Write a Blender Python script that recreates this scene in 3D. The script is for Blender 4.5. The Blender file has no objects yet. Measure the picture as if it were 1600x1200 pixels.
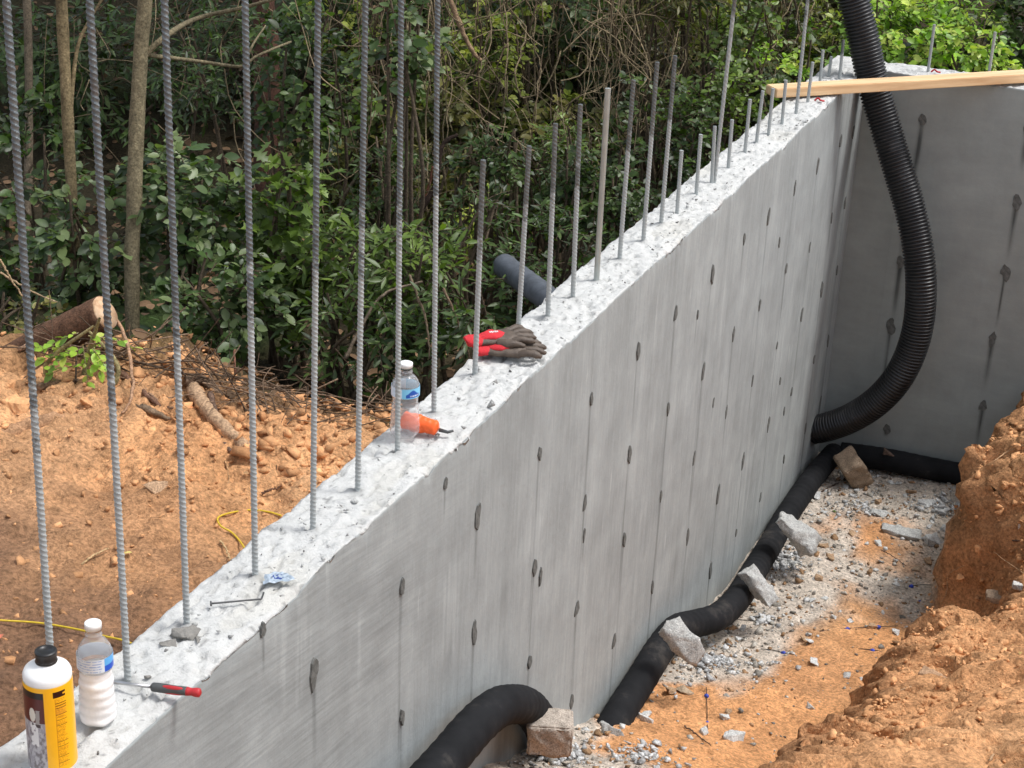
import bpy, bmesh, math, random
import numpy as np
from mathutils import Vector, Matrix

# ------------------------------------------------------------------ camera, world, sun, exposure
sc = bpy.context.scene
COL = sc.collection
FPX = 2745.0                                    # focal length in photo pixels (1600 wide)
_Z = np.array([308, 6383, FPX]); _Z /= np.linalg.norm(_Z)
_Y = np.array([1242, 1120, -FPX]); _Y -= _Z * (_Y @ _Z); _Y /= np.linalg.norm(_Y)
_X = np.cross(_Y, _Z)
RC = np.array([_X, _Y, _Z])
CAM = np.array([1.558, -2.081, 1.743])
cd = bpy.data.cameras.new("camera"); cam = bpy.data.objects.new("camera", cd); COL.objects.link(cam)
cd.sensor_width = 36; cd.lens = FPX / 1600 * 36; cd.clip_start = 0.05; cd.clip_end = 500
M = Matrix(RC.tolist()).to_4x4(); M.translation = Vector(CAM.tolist())
cam.matrix_world = M
sc.camera = cam
cd.dof.use_dof = False

SUN_EL, SUN_AZ = 63.0, 66.0                     # azimuth measured from +Y towards +X
w = bpy.data.worlds.new("World"); sc.world = w; w.use_nodes = True
nt = w.node_tree; bg = nt.nodes['Background']
sky = nt.nodes.new('ShaderNodeTexSky'); sky.sky_type = 'NISHITA'; sky.sun_disc = False
sky.sun_elevation = math.radians(SUN_EL); sky.sun_rotation = math.radians(SUN_AZ)
sky.air_density = 1.0; sky.dust_density = 2.5; sky.ozone_density = 1.0
hs = nt.nodes.new('ShaderNodeHueSaturation'); hs.inputs['Saturation'].default_value = 0.42   # thin cloud greys the sky
nt.links.new(sky.outputs[0], hs.inputs['Color']); nt.links.new(hs.outputs[0], bg.inputs[0])
bg.inputs[1].default_value = 0.15
sd = bpy.data.lights.new("sun", 'SUN'); so = bpy.data.objects.new("sun", sd); COL.objects.link(so)
sd.energy = 1.5; sd.angle = math.radians(12); sd.color = (1.0, 0.99, 0.975)
_sd = Vector((math.cos(math.radians(SUN_EL)) * math.sin(math.radians(SUN_AZ)), math.cos(math.radians(SUN_EL)) * math.cos(math.radians(SUN_AZ)), math.sin(math.radians(SUN_EL))))
so.rotation_euler = _sd.to_track_quat('Z', 'Y').to_euler(); so.location = (8, 8, 12)
sc.view_settings.view_transform = 'Standard'; sc.view_settings.look = 'None'
sc.view_settings.exposure = 0.82; sc.view_settings.gamma = 1
sc.view_settings.use_curve_mapping = False

# ------------------------------------------------------------------ helpers
rng = np.random.RandomState(7); random.seed(7)
def ray(px, py):
    c = np.array([px - 800, 600 - py, -FPX]); v = RC @ c; return v / np.linalg.norm(v)
def onz(px, py, z): r = ray(px, py); return CAM + r * (z - CAM[2]) / r[2]
def onx(px, py, x): r = ray(px, py); return CAM + r * (x - CAM[0]) / r[0]
def ony(px, py, y): r = ray(px, py); return CAM + r * (y - CAM[1]) / r[1]
def ond(px, py, d): return CAM + ray(px, py) * d
def onf(px, py, fn, t0=2.5, t1=40):
    r = ray(px, py); t = t0
    while t < t1:
        p = CAM + r * t
        if p[2] < fn(p[0], p[1]): break
        t += .01
    return CAM + r * t

_tab = np.random.RandomState(3).rand(256, 256)
def vn(x, y, s=0):
    x = np.asarray(x, float) + s * 17.3; y = np.asarray(y, float) + s * 9.7
    xi = np.floor(x).astype(int); yi = np.floor(y).astype(int); fx = x - xi; fy = y - yi
    fx = fx * fx * (3 - 2 * fx); fy = fy * fy * (3 - 2 * fy)
    a = _tab[xi & 255, yi & 255]; b = _tab[(xi + 1) & 255, yi & 255]; c = _tab[xi & 255, (yi + 1) & 255]; d = _tab[(xi + 1) & 255, (yi + 1) & 255]
    return (a * (1 - fx) + b * fx) * (1 - fy) + (c * (1 - fx) + d * fx) * fy
def fbm(x, y, o=4, s=0, g=.5):
    t = 0; a = 1; n = 0
    for i in range(o):
        t = t + a * vn(x * 2 ** i, y * 2 ** i, s + i * 3); n += a; a *= g
    return t / n
def sst(a, b, x):
    t = np.clip((np.asarray(x, float) - a) / (b - a), 0, 1); return t * t * (3 - 2 * t)

def fmesh(name, V, F, mat, parent=None, smooth=False, col=None, mats=None, mi=None, link=True):
    V = np.asarray(V, np.float32); me = bpy.data.meshes.new(name)
    if isinstance(F, np.ndarray):
        k = F.shape[1]; m = len(F)
        me.vertices.add(len(V)); me.vertices.foreach_set('co', V.ravel())
        me.loops.add(m * k); me.loops.foreach_set('vertex_index', F.astype(np.int32).ravel())
        me.polygons.add(m); me.polygons.foreach_set('loop_start', np.arange(0, m * k, k, dtype=np.int32))
        me.update(calc_edges=True)
    else:
        me.from_pydata(V.tolist(), [], [list(map(int, f)) for f in F]); me.update()
    if smooth: me.polygons.foreach_set('use_smooth', np.ones(len(me.polygons), bool))
    if col is not None:
        col = np.asarray(col)
        a = me.color_attributes.new('col', 'FLOAT_COLOR', 'POINT'); c = np.ones((len(V), 4), np.float32); col = np.asarray(col)
        c[:, :(col.shape[1] if col.ndim == 2 else 3)] = col if col.ndim == 2 else col[:, None]
        a.data.foreach_set('color', c.ravel())
    for mm in (mats or [mat]): me.materials.append(mm)
    if mi is not None: me.polygons.foreach_set('material_index', np.asarray(mi, np.int32))
    if not link: return me
    return mobj(name, me, parent)
def mobj(name, me, parent=None):
    o = bpy.data.objects.new(name, me); COL.objects.link(o)
    if parent: o.parent = parent
    return o
def tag(o, label=None, cat=None, group=None, kind=None):
    if label: o['label'] = label
    if cat: o['category'] = cat
    if group: o['group'] = group
    if kind: o['kind'] = kind
    return o
def empty(name, loc, label, cat, group=None):
    o = bpy.data.objects.new(name, None); COL.objects.link(o); o.location = Vector([float(v) for v in loc]); o.empty_display_size = .05
    return tag(o, label, cat, group)
def recentre(V):                                   # origin at the base centre
    V = np.asarray(V, float); b = V.mean(0); b[2] = V[:, 2].min(); return V - b, b

def grid_faces(nu, nv):
    i = np.arange(nu - 1)[:, None] * nv + np.arange(nv - 1)[None, :]; i = i.ravel()
    return np.stack([i, i + nv, i + nv + 1, i + 1], 1)

class MB:
    def __init__(s): s.V = []; s.F = []; s.C = []; s.n = 0
    def add(s, V, F, c=None):
        V = np.asarray(V, float); s.V.append(V); F = np.asarray(F)
        if F.shape[1] == 3: F = np.concatenate([F, F[:, :1] * 0 - 1], 1)
        F = np.where(F >= 0, F + s.n, -1); s.F.append(F); s.n += len(V)
        s.C.append(np.tile(np.array(c if c is not None else (1, 1, 1), float), (len(V), 1)) if c is None or np.ndim(c) == 1 else np.asarray(c))
    def build(s, name, mat, parent=None, smooth=False, origin=None):
        V = np.concatenate(s.V); F = np.concatenate(s.F); C = np.concatenate(s.C)
        if origin is not None: V = V - np.asarray(origin)
        if (F[:, 3] >= 0).all(): return fmesh(name, V, F, mat, parent, smooth, C)
        if (F[:, 3] < 0).all(): return fmesh(name, V, F[:, :3], mat, parent, smooth, C)
        Q = F[F[:, 3] >= 0]; T = F[F[:, 3] < 0][:, :3]
        TQ = np.concatenate([T, Q[:, [0, 1, 2]], Q[:, [0, 2, 3]]])
        return fmesh(name, V, TQ, mat, parent, smooth, C)

def tube(pts, rad, seg=8, cap=True, sq=None):
    P = np.asarray(pts, float); n = len(P); R = np.broadcast_to(np.asarray(rad, float), (n,))
    T = np.gradient(P, axis=0); T /= np.linalg.norm(T, axis=1)[:, None] + 1e-12
    up = np.array([0, 0, 1.]) if abs(T[0][2]) < .9 else np.array([1., 0, 0])
    N = np.zeros_like(P); u = np.cross(T[0], up); u /= np.linalg.norm(u); N[0] = u
    for i in range(1, n):
        u = N[i - 1] - T[i] * (N[i - 1] @ T[i]); N[i] = u / (np.linalg.norm(u) + 1e-12)
    B = np.cross(T, N); a = np.linspace(0, 2 * math.pi, seg, endpoint=False)
    V = P[:, None] + R[:, None, None] * (np.cos(a)[None, :, None] * N[:, None] + np.sin(a)[None, :, None] * B[:, None])
    V = V.reshape(-1, 3); i = np.arange(n - 1)[:, None] * seg; j = np.arange(seg)[None, :]; j2 = (j + 1) % seg
    F = np.stack([i + j, i + j2, i + seg + j2, i + seg + j], -1).reshape(-1, 4)
    if cap:
        V = np.concatenate([V, P[:1], P[-1:]]); c0 = len(V) - 2; c1 = c0 + 1; jj = np.arange(seg); k = (jj + 1) % seg; e = (n - 1) * seg
        F = np.concatenate([F, np.stack([jj * 0 + c0, k, jj, jj * 0 - 1], 1), np.stack([jj * 0 + c1, e + jj, e + k, jj * 0 - 1], 1)])
        # the cap triangles carry -1 as their fourth corner
    return V, F
def smoothpath(pts, n):
    P = np.asarray(pts, float); m = len(P); t = np.linspace(0, m - 1, n); i = np.clip(t.astype(int), 0, m - 2); f = (t - i)[:, None]
    p0 = P[np.clip(i - 1, 0, m - 1)]; p1 = P[i]; p2 = P[i + 1]; p3 = P[np.clip(i + 2, 0, m - 1)]
    return .5 * (2 * p1 + (p2 - p0) * f + (2 * p0 - 5 * p1 + 4 * p2 - p3) * f ** 2 + (3 * p1 - p0 - 3 * p2 + p3) * f ** 3)
def lathe(prof, seg=32):
    pr = np.asarray(prof, float); n = len(pr); a = np.linspace(0, 2 * math.pi, seg, endpoint=False)
    V = np.stack([pr[:, :1] * np.cos(a), pr[:, :1] * np.sin(a), np.repeat(pr[:, 1:], seg, 1)], -1).reshape(-1, 3)
    i = np.arange(n - 1)[:, None] * seg; j = np.arange(seg)[None, :]; j2 = (j + 1) % seg
    return V, np.stack([i + j, i + j2, i + seg + j2, i + seg + j], -1).reshape(-1, 4)
def box(cx, cy, cz, sx, sy, sz):
    v = np.array([[x, y, z] for x in (-1, 1) for y in (-1, 1) for z in (-1, 1)], float) * [sx / 2, sy / 2, sz / 2] + [cx, cy, cz]
    return v, np.array([[0, 1, 3, 2], [4, 6, 7, 5], [0, 4, 5, 1], [2, 3, 7, 6], [0, 2, 6, 4], [1, 5, 7, 3]])
def hull(P):
    bm = bmesh.new()
    for p in P: bm.verts.new(p)
    r = bmesh.ops.convex_hull(bm, input=bm.verts)
    dead = [v for v in bm.verts if not v.link_faces]
    bmesh.ops.delete(bm, geom=dead, context='VERTS')
    bmesh.ops.triangulate(bm, faces=bm.faces[:])
    bm.verts.index_update(); V = np.array([v.co[:] for v in bm.verts]); F = np.array([[v.index for v in f.verts] for f in bm.faces]); bm.free(); return V, F
def rock(n=14, sx=1, sy=1, sz=1, box_=.5, r=None):
    r = r or rng; P = r.uniform(-1, 1, (n * 3, 3)); nn = np.linalg.norm(P, axis=1); P = P / nn[:, None] ** (1 - box_) * .8
    P = P / np.abs(P).max(1, keepdims=True) ** (.6 * box_); return hull((P[:n * 2] * [sx, sy, sz]).tolist())
def rough_rock(sx, sy, sz, amp=.08, sub=4, seed=0, n=12):
    r = np.random.RandomState(seed); P = r.uniform(-1, 1, (n, 3)); P = np.sign(P) * np.abs(P) ** .45; P *= [sx, sy, sz]
    bm = bmesh.new()
    for p in P: bm.verts.new(p)
    bmesh.ops.convex_hull(bm, input=bm.verts); bmesh.ops.delete(bm, geom=[v for v in bm.verts if not v.link_faces], context='VERTS')
    bmesh.ops.triangulate(bm, faces=bm.faces[:])
    mx = max(sx, sy, sz)
    for _ in range(sub):
        ed = [e for e in bm.edges if e.calc_length() > mx * .16]
        if not ed: break
        bmesh.ops.subdivide_edges(bm, edges=ed, cuts=1); bmesh.ops.triangulate(bm, faces=bm.faces[:])
    bm.normal_update(); bm.verts.index_update()
    V = np.array([v.co[:] for v in bm.verts]); N = np.array([v.normal[:] for v in bm.verts]); F = np.array([[v.index for v in f.verts] for f in bm.faces]); bm.free()
    q = V / mx; d = fbm(q[:, 0] * 3 + q[:, 2] * 2.1 + seed, q[:, 1] * 3 - q[:, 2] * 1.7, 4, seed, .6) - .5
    return V + N * (d * amp * mx * 2)[:, None], F
def rot(V, rx=0, ry=0, rz=0):
    m = np.array((Matrix.Rotation(rz, 3, 'Z') @ Matrix.Rotation(ry, 3, 'Y') @ Matrix.Rotation(rx, 3, 'X'))); return np.asarray(V) @ m.T

# ------------------------------------------------------------------ materials
def new_mat(name):
    m = bpy.data.materials.new(name); m.use_nodes = True; return m, m.node_tree, m.node_tree.nodes['Principled BSDF']
def N(nt, t, **k):
    n = nt.nodes.new(t)
    for a, b in k.items():
        if a in n.inputs: n.inputs[a].default_value = b
        else: setattr(n, a, b)
    return n
def mixc(nt, a, b, f, mode='MULTIPLY'):
    m = nt.nodes.new('ShaderNodeMix'); m.data_type = 'RGBA'; m.blend_type = mode; m.clamp_factor = True
    for s, v in ((6, a), (7, b), (0, f)):
        if hasattr(v, 'is_output'): nt.links.new(v, m.inputs[s])
        else: m.inputs[s].default_value = (*v, 1) if isinstance(v, tuple) else v
    return m.outputs[2]
def ramp(nt, src, stops):
    r = nt.nodes.new('ShaderNodeValToRGB'); e = r.color_ramp.elements
    for i, (p, c) in enumerate(stops):
        x = e[i] if i < 2 else e.new(p)
        x.position = p; x.color = (*c, 1) if isinstance(c, tuple) else (c, c, c, 1)
    nt.links.new(src, r.inputs[0]); return r.outputs[0]
def noise(nt, scale, detail=6, rough=.6, vec=None, dist=0):
    n = N(nt, 'ShaderNodeTexNoise'); n.inputs['Scale'].default_value = scale; n.inputs['Detail'].default_value = detail; n.inputs['Roughness'].default_value = rough; n.inputs['Distortion'].default_value = dist
    if vec is None:
        tc = nt.nodes.get('TC') or N(nt, 'ShaderNodeTexCoord'); tc.name = 'TC'; vec = tc.outputs['Object']
    nt.links.new(vec, n.inputs['Vector']); return n.outputs['Fac']
def scaled(nt, s):
    tc = nt.nodes.get('TC') or N(nt, 'ShaderNodeTexCoord'); tc.name = 'TC'
    m = N(nt, 'ShaderNodeMapping'); m.inputs['Scale'].default_value = s; nt.links.new(tc.outputs['Object'], m.inputs[0]); return m.outputs[0]
def bump(nt, p, h, s=.5, d=.01):
    b = N(nt, 'ShaderNodeBump'); b.inputs['Strength'].default_value = s; b.inputs['Distance'].default_value = d
    nt.links.new(h, b.inputs['Height']); nt.links.new(b.outputs[0], p.inputs['Normal']); return b
def attr_col(nt):
    a = N(nt, 'ShaderNodeAttribute'); a.attribute_name = 'col'; return a.outputs['Color']
def simple(name, col, rough=.6, metal=0, var=.25, scale=20, bmp=.2, bd=.003, spec=.5, coat=0):
    m, nt, p = new_mat(name); p.inputs['Roughness'].default_value = rough; p.inputs['Metallic'].default_value = metal; p.inputs['Specular IOR Level'].default_value = spec
    f = noise(nt, scale, 5, .6); c = ramp(nt, f, [(.25, tuple(v * (1 - var) for v in col)), (.75, tuple(min(1, v * (1 + var)) for v in col))])
    nt.links.new(c, p.inputs['Base Color']); bump(nt, p, noise(nt, scale * 4, 4), bmp, bd)
    if coat: p.inputs['Coat Weight'].default_value = coat
    return m
def attr_mat(name, rough=.8, scale=30, lo=.7, hi=1.2, bmp=.5, bd=.01, bs=60, spec=.3, trans=0, fine=None):
    m, nt, p = new_mat(name); p.inputs['Roughness'].default_value = rough; p.inputs['Specular IOR Level'].default_value = spec
    c = mixc(nt, attr_col(nt), ramp(nt, noise(nt, scale, 6, .65), [(.3, lo), (.7, hi)]), 1.0)
    if fine: c = mixc(nt, c, ramp(nt, noise(nt, fine, 4, .7), [(.32, .52), (.62, 1.28)]), 1.0)
    nt.links.new(c, p.inputs['Base Color'])
    if bmp: bump(nt, p, noise(nt, bs, 5, .7), bmp, bd)
    if trans:
        t = N(nt, 'ShaderNodeBsdfTranslucent'); nt.links.new(mixc(nt, c, (1.3, 1.5, .5), 1.0), t.inputs[0]); x = N(nt, 'ShaderNodeMixShader'); x.inputs[0].default_value = trans
        out = nt.nodes['Material Output']; nt.links.new(p.outputs[0], x.inputs[1]); nt.links.new(t.outputs[0], x.inputs[2]); nt.links.new(x.outputs[0], out.inputs[0])
    return m
MAT = {}
MAT['soil'] = attr_mat('soil', .95, 9, .72, 1.25, .9, .02, 70, .15, fine=75)
MAT['clod'] = attr_mat('clod', .95, 40, .75, 1.2, .6, .006, 150, .15)
MAT['stone'] = attr_mat('stone', .9, 35, .75, 1.15, .8, .006, 160, .2, fine=220)
MAT['leaf'] = attr_mat('leaf', .42, 40, .75, 1.25, 0, trans=.3, spec=.42)
MAT['dryleaf'] = attr_mat('dry_leaf', .8, 60, .7, 1.2, .3, .002, 200, trans=.1)
MAT['bark'] = attr_mat('bark', .9, 30, .55, 1.35, .9, .008, 90, .2, fine=140)
MAT['print'] = attr_mat('printed_label', .35, 30, .97, 1.03, 0, spec=.5)
# concrete faces: colour attribute holds streaks, drips, stains and a painted board shadow, worked out on the grid
m, nt, p = new_mat('cast_concrete'); p.inputs['Roughness'].default_value = .78; p.inputs['Specular IOR Level'].default_value = .25; scaled(nt, (1, 1, 1))
c = mixc(nt, attr_col(nt), ramp(nt, noise(nt, 7, 8, .65), [(.3, .86), (.7, 1.08)]), 1.0)
ca = N(nt, 'ShaderNodeAttribute'); ca.attribute_name = 'col'
vs = ramp(nt, noise(nt, 1, 5, .7, scaled(nt, (70, 70, 3.2))), [(.28, .89), (.72, 1.08)])
mp = N(nt, 'ShaderNodeMapping'); mp.inputs['Rotation'].default_value = (math.radians(9), 0, 0); mp2 = N(nt, 'ShaderNodeMapping'); mp2.inputs['Scale'].default_value = (5, 5, 120); tc_ = nt.nodes['TC']; nt.links.new(tc_.outputs['Object'], mp.inputs[0]); nt.links.new(mp.outputs[0], mp2.inputs[0])
dg = ramp(nt, noise(nt, 1, 5, .7, mp2.outputs[0]), [(.30, .80), (.70, 1.12)])
c = mixc(nt, c, mixc(nt, vs, dg, ca.outputs['Alpha'], 'MIX'), 1.0)
ck = ramp(nt, noise(nt, 1, 4, .6, scaled(nt, (60, 60, 7))), [(.60, 0.0), (.70, 1.0)]); ckm = ramp(nt, noise(nt, 3.3, 3, .5), [(.52, 0.0), (.62, .55)])
ckf = N(nt, 'ShaderNodeMath'); ckf.operation = 'MULTIPLY'; nt.links.new(ck, ckf.inputs[0]); nt.links.new(ckm, ckf.inputs[1]); c = mixc(nt, c, (.46, .48, .475), ckf.outputs[0], 'MIX')
c = mixc(nt, c, ramp(nt, noise(nt, 170, 3, .7), [(.25, .62), (.33, 1.0)]), 1.0)
nt.links.new(c, p.inputs['Base Color']); bump(nt, p, noise(nt, 60, 8, .7), .35, .006); MAT['face'] = m
m, nt, p = new_mat('cast_concrete_far'); p.inputs['Roughness'].default_value = .8; p.inputs['Specular IOR Level'].default_value = .2
c = mixc(nt, attr_col(nt), ramp(nt, noise(nt, 5, 8, .65), [(.3, .88), (.7, 1.08)]), 1.0)
c = mixc(nt, c, ramp(nt, noise(nt, 1, 6, .65, scaled(nt, (4, 4, 16))), [(.3, .94), (.7, 1.05)]), 1.0)
nt.links.new(c, p.inputs['Base Color']); bump(nt, p, noise(nt, 60, 8, .7), .25, .005); MAT['face_far'] = m
m, nt, p = new_mat('rough_concrete_top'); p.inputs['Roughness'].default_value = .9; p.inputs['Specular IOR Level'].default_value = .2
c = mixc(nt, attr_col(nt), ramp(nt, noise(nt, 45, 7, .7), [(.3, .82), (.5, 1.03)]), 1.0)
c = mixc(nt, c, ramp(nt, noise(nt, 190, 4, .7), [(.27, .55), (.38, 1.02)]), 1.0)
nt.links.new(c, p.inputs['Base Color']); bump(nt, p, noise(nt, 120, 6, .75), .8, .008); MAT['top'] = m
MAT['patch'] = simple('grout_patch', (.128, .130, .122), .9, var=.4, scale=60, bmp=.6, bd=.004, spec=.15)
MAT['mortar'] = simple('fresh_mortar', (.22, .21, .19), .9, var=.2, scale=50, bmp=.6, bd=.004, spec=.15)
# reinforcing steel: blue-grey mill scale above, cement splash near the foot
def steel(name, zf, base=(.105, .122, .130)):
    m, nt, p = new_mat(name); p.inputs['Metallic'].default_value = .55; p.inputs['Roughness'].default_value = .45
    tc = N(nt, 'ShaderNodeTexCoord'); tc.name = 'TC'; gi = N(nt, 'ShaderNodeObjectInfo')
    s = N(nt, 'ShaderNodeSeparateXYZ'); nt.links.new(tc.outputs['Object'], s.inputs[0])
    va = N(nt, 'ShaderNodeVectorMath'); va.operation = 'ADD'; nt.links.new(tc.outputs['Object'], va.inputs[0])
    cm = N(nt, 'ShaderNodeCombineXYZ'); mu = N(nt, 'ShaderNodeMath'); mu.operation = 'MULTIPLY'; mu.inputs[1].default_value = 37; nt.links.new(gi.outputs['Random'], mu.inputs[0]); nt.links.new(mu.outputs[0], cm.inputs[2]); nt.links.new(cm.outputs[0], va.inputs[1])
    n1 = noise(nt, 14, 6, .75, va.outputs[0])
    a = N(nt, 'ShaderNodeMath'); a.operation = 'MULTIPLY_ADD'; nt.links.new(s.outputs[2], a.inputs[0]); a.inputs[1].default_value = -1 / zf; a.inputs[2].default_value = 1.0
    b = N(nt, 'ShaderNodeMath'); b.operation = 'MULTIPLY_ADD'; nt.links.new(n1, b.inputs[0]); b.inputs[1].default_value = 1.6; nt.links.new(a.outputs[0], b.inputs[2])
    f = ramp(nt, b.outputs[0], [(.86, 0.0), (1.1, .85)])
    dark = ramp(nt, noise(nt, 60, 4, .6, va.outputs[0]), [(.3, base), (.7, tuple(v * 1.7 for v in base))])
    dark = mixc(nt, dark, (.13, .075, .045), ramp(nt, noise(nt, 23, 5, .7, va.outputs[0]), [(.56, 0.0), (.68, .55)]), 'MIX')
    nt.links.new(mixc(nt, dark, (.37, .395, .39), f, 'MIX'), p.inputs['Base Color'])
    iv = N(nt, 'ShaderNodeMath'); iv.operation = 'MULTIPLY_ADD'; iv.inputs[1].default_value = -.55; iv.inputs[2].default_value = .55; nt.links.new(f, iv.inputs[0]); nt.links.new(iv.outputs[0], p.inputs['Metallic'])
    bump(nt, p, noise(nt, 300, 4, .6, va.outputs[0]), .4, .001); return m
MAT['steel'] = steel('rebar_steel', .68); MAT['steel_short'] = steel('rebar_steel_splashed', .40, (.11, .12, .12))
MAT['steel_pale'] = simple('galvanised_bar', (.38, .41, .39), .45, .5, .15, 30, .1)
m, nt, p = new_mat('sock_wrapped_pipe'); p.inputs['Roughness'].default_value = .8; p.inputs['Specular IOR Level'].default_value = .12
f = noise(nt, 5, 6, .7); c = ramp(nt, f, [(.35, (.008, .0085, .0095)), (.58, (.015, .0155, .017)), (.72, (.055, .050, .045))]); nt.links.new(c, p.inputs['Base Color']); bump(nt, p, noise(nt, 140, 4), .4, .002); MAT['sock'] = m
m, nt, p = new_mat('corrugated_black_plastic'); p.inputs['Roughness'].default_value = .38
c = ramp(nt, noise(nt, 9, 6, .7), [(.4, (.008, .008, .009)), (.62, (.018, .018, .019)), (.80, (.09, .09, .09))]); nt.links.new(c, p.inputs['Base Color']); bump(nt, p, noise(nt, 120, 3), .15, .001); MAT['corr'] = m
MAT['grey_pipe'] = simple('dusty_grey_pipe', (.07, .08, .095), .7, var=.4, scale=25, bmp=.3)
m, nt, p = new_mat('pine_lumber'); p.inputs['Roughness'].default_value = .7
c = ramp(nt, noise(nt, 1, 5, .6, scaled(nt, (3, 45, 45))), [(.3, (.56, .34, .17)), (.55, (.72, .49, .27)), (.8, (.80, .60, .36))]); nt.links.new(c, p.inputs['Base Color']); bump(nt, p, noise(nt, 1, 4, .6, scaled(nt, (8, 120, 120))), .2, .002); MAT['pine'] = m
MAT['clear'] = None
m, nt, p = new_mat('clear_plastic'); p.inputs['Roughness'].default_value = .06; p.inputs['Transmission Weight'].default_value = 1; p.inputs['IOR'].default_value = 1.2; p.inputs['Base Color'].default_value = (1, 1, 1, 1); bump(nt, p, noise(nt, 40, 3), .3, .003)
df = N(nt, 'ShaderNodeBsdfDiffuse'); df.inputs[0].default_value = (.9, .92, .95, 1); mx = N(nt, 'ShaderNodeMixShader'); mx.inputs[0].default_value = .10; nt.links.new(p.outputs[0], mx.inputs[1]); nt.links.new(df.outputs[0], mx.inputs[2]); nt.links.new(mx.outputs[0], nt.nodes['Material Output'].inputs[0])
MAT['clear'] = m
MAT['white'] = simple('white_plastic', (.78, .78, .76), .4, var=.04, scale=30, bmp=.1)
MAT['slurry'] = simple('white_powder_behind_plastic', (.84, .84, .83), .35, var=.03, scale=30, bmp=.3, coat=.6)
MAT['blackp'] = simple('black_plastic', (.012, .012, .012), .4, var=.2, scale=60, bmp=.1)
MAT['redp'] = simple('red_rubber', (.42, .02, .025), .5, var=.15, scale=60, bmp=.2)
MAT['greyp'] = simple('grey_rubber', (.06, .065, .065), .6, var=.2, scale=60, bmp=.2)
MAT['chrome'] = simple('tool_steel', (.5, .5, .5), .3, .9, .1, 60, .05)
MAT['orange'] = simple('orange_plastic', (.88, .125, .018), .45, var=.12, scale=40, bmp=.4)
MAT['glove_red'] = simple('red_knit', (.62, .025, .035), .85, var=.2, scale=200, bmp=.8)
MAT['glove_dark'] = simple('brown_rubber_coating', (.085, .062, .045), .55, var=.4, scale=60, bmp=.6)
MAT['cord'] = simple('yellow_cord', (.60, .42, .02), .6, var=.2, scale=100)
MAT['blue'] = simple('blue_plastic', (.02, .05, .38), .4, var=.2, scale=60)
MAT['wire'] = simple('dark_wire', (.03, .028, .025), .5, .5, .2, 60)
MAT['nail'] = simple('nail_steel', (.10, .10, .10), .45, .7, .2, 60)

# ------------------------------------------------------------------ ground shapes
def RL(x): return np.interp(x, [-60, -4, -1.9, -1.5, -1.2, -.9, -.5, 0, 60], [-3, 1.2, 2.0, 2.22, 2.16, 2.08, 2.22, 2.4, 6])
def Gb(x, y):                                       # yard and woods, without fine relief
    x = np.asarray(x, float); y = np.asarray(y, float)
    line = RL(x)
    t = y - line
    z = -.50 + .05 * sst(-.2, -1.6, x) + .05 * np.exp(-((x + 1.5) / .7) ** 2 - ((y - 1.7) / .6) ** 2)
    z = z - .42 * sst(0, 1.0, t)
    s = np.maximum(0, t - 3.6); z = z + .23 * s ** 1.12 - np.maximum(0, s - 26) * .2
    return z
def Gf(x, y):
    d = fbm(x * 3, y * 3, 3, 5) - .5; return Gb(x, y) + d * .10
FY = [-60, 0, 1.2, 1.6, 2.1, 2.6, 3.2, 3.6, 4.1, 5.8]; FZ = [-.55, -.55, -.86, -1.08, -1.33, -1.53, -1.64, -1.74, -1.84, -1.92]
def Fl(y): return np.interp(y, FY, FZ)
XB = lambda y: np.interp(y, [-60, 1.2, 2.3, 2.9, 3.35, 3.5, 4.15, 4.3, 5.8], [.80, .78, .80, .80, .82, 1.08, 1.06, .85, .93])
HH = lambda y: np.interp(y, [-60, 1.5, 2.3, 3.3, 3.5, 4.1, 4.35, 5.8], [.25, .28, .30, .30, .42, .5, .66, .50])
def Bk(x, y):                                       # trench floor, cut bank, ground above it
    x = np.asarray(x, float); y = np.asarray(y, float)
    xb = XB(y) + (fbm(y * 5, y * 0 + .3, 3, 9) - .5) * .14
    wd = .17 - .06 * sst(4.1, 4.4, y)
    z = Fl(y) + .02 * np.sin(y * 3) * np.sin(x * 5) + HH(y) * sst(xb, xb + wd, x)
    u = np.maximum(0, x - xb - wd)
    near = .9 * np.minimum(u, 3) ** 1.2 * .35; far = .66 * np.minimum(u, 1.7) ** 1.0
    z = z + near + (far - near) * sst(3.4, 4.4, y)
    top = .08 + .02 * u
    return np.minimum(z, top - 0 * z)
def clods(x, y, s=0):
    r = 1 - np.abs(2 * fbm(x * 9, y * 9, 3, 21 + s) - 1)
    wx = fbm(x * 8, y * 8, 2, 51 + s) * .08; v = fbm((x + wx) * 17, (y - wx) * 17, 3, 35 + s)
    return (fbm(x * 4, y * 4, 3, 11 + s) - .5) * .06 + r * .024 + (fbm(x * 30, y * 30, 3, 31 + s) - .5) * .030 - sst(.50, .36, v) * .016

def ledges(x, y):
    return .034 * sst(.485, .515, fbm(x * 4.3, y * 3.3, 3, 55)) + .018 * sst(.49, .51, fbm(x * 10, y * 8, 2, 56)) - .02
def soilcol(x, y, warm):
    a = fbm(x * 1.3, y * 1.3, 4, 41)[:, None]; b = fbm(x * 7, y * 7, 3, 47)[:, None]
    c = np.array([.72, .41, .205]) * (1 - a) + np.array([.52, .245, .105]) * a
    c = c * (.75 + .5 * b); return c
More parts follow.
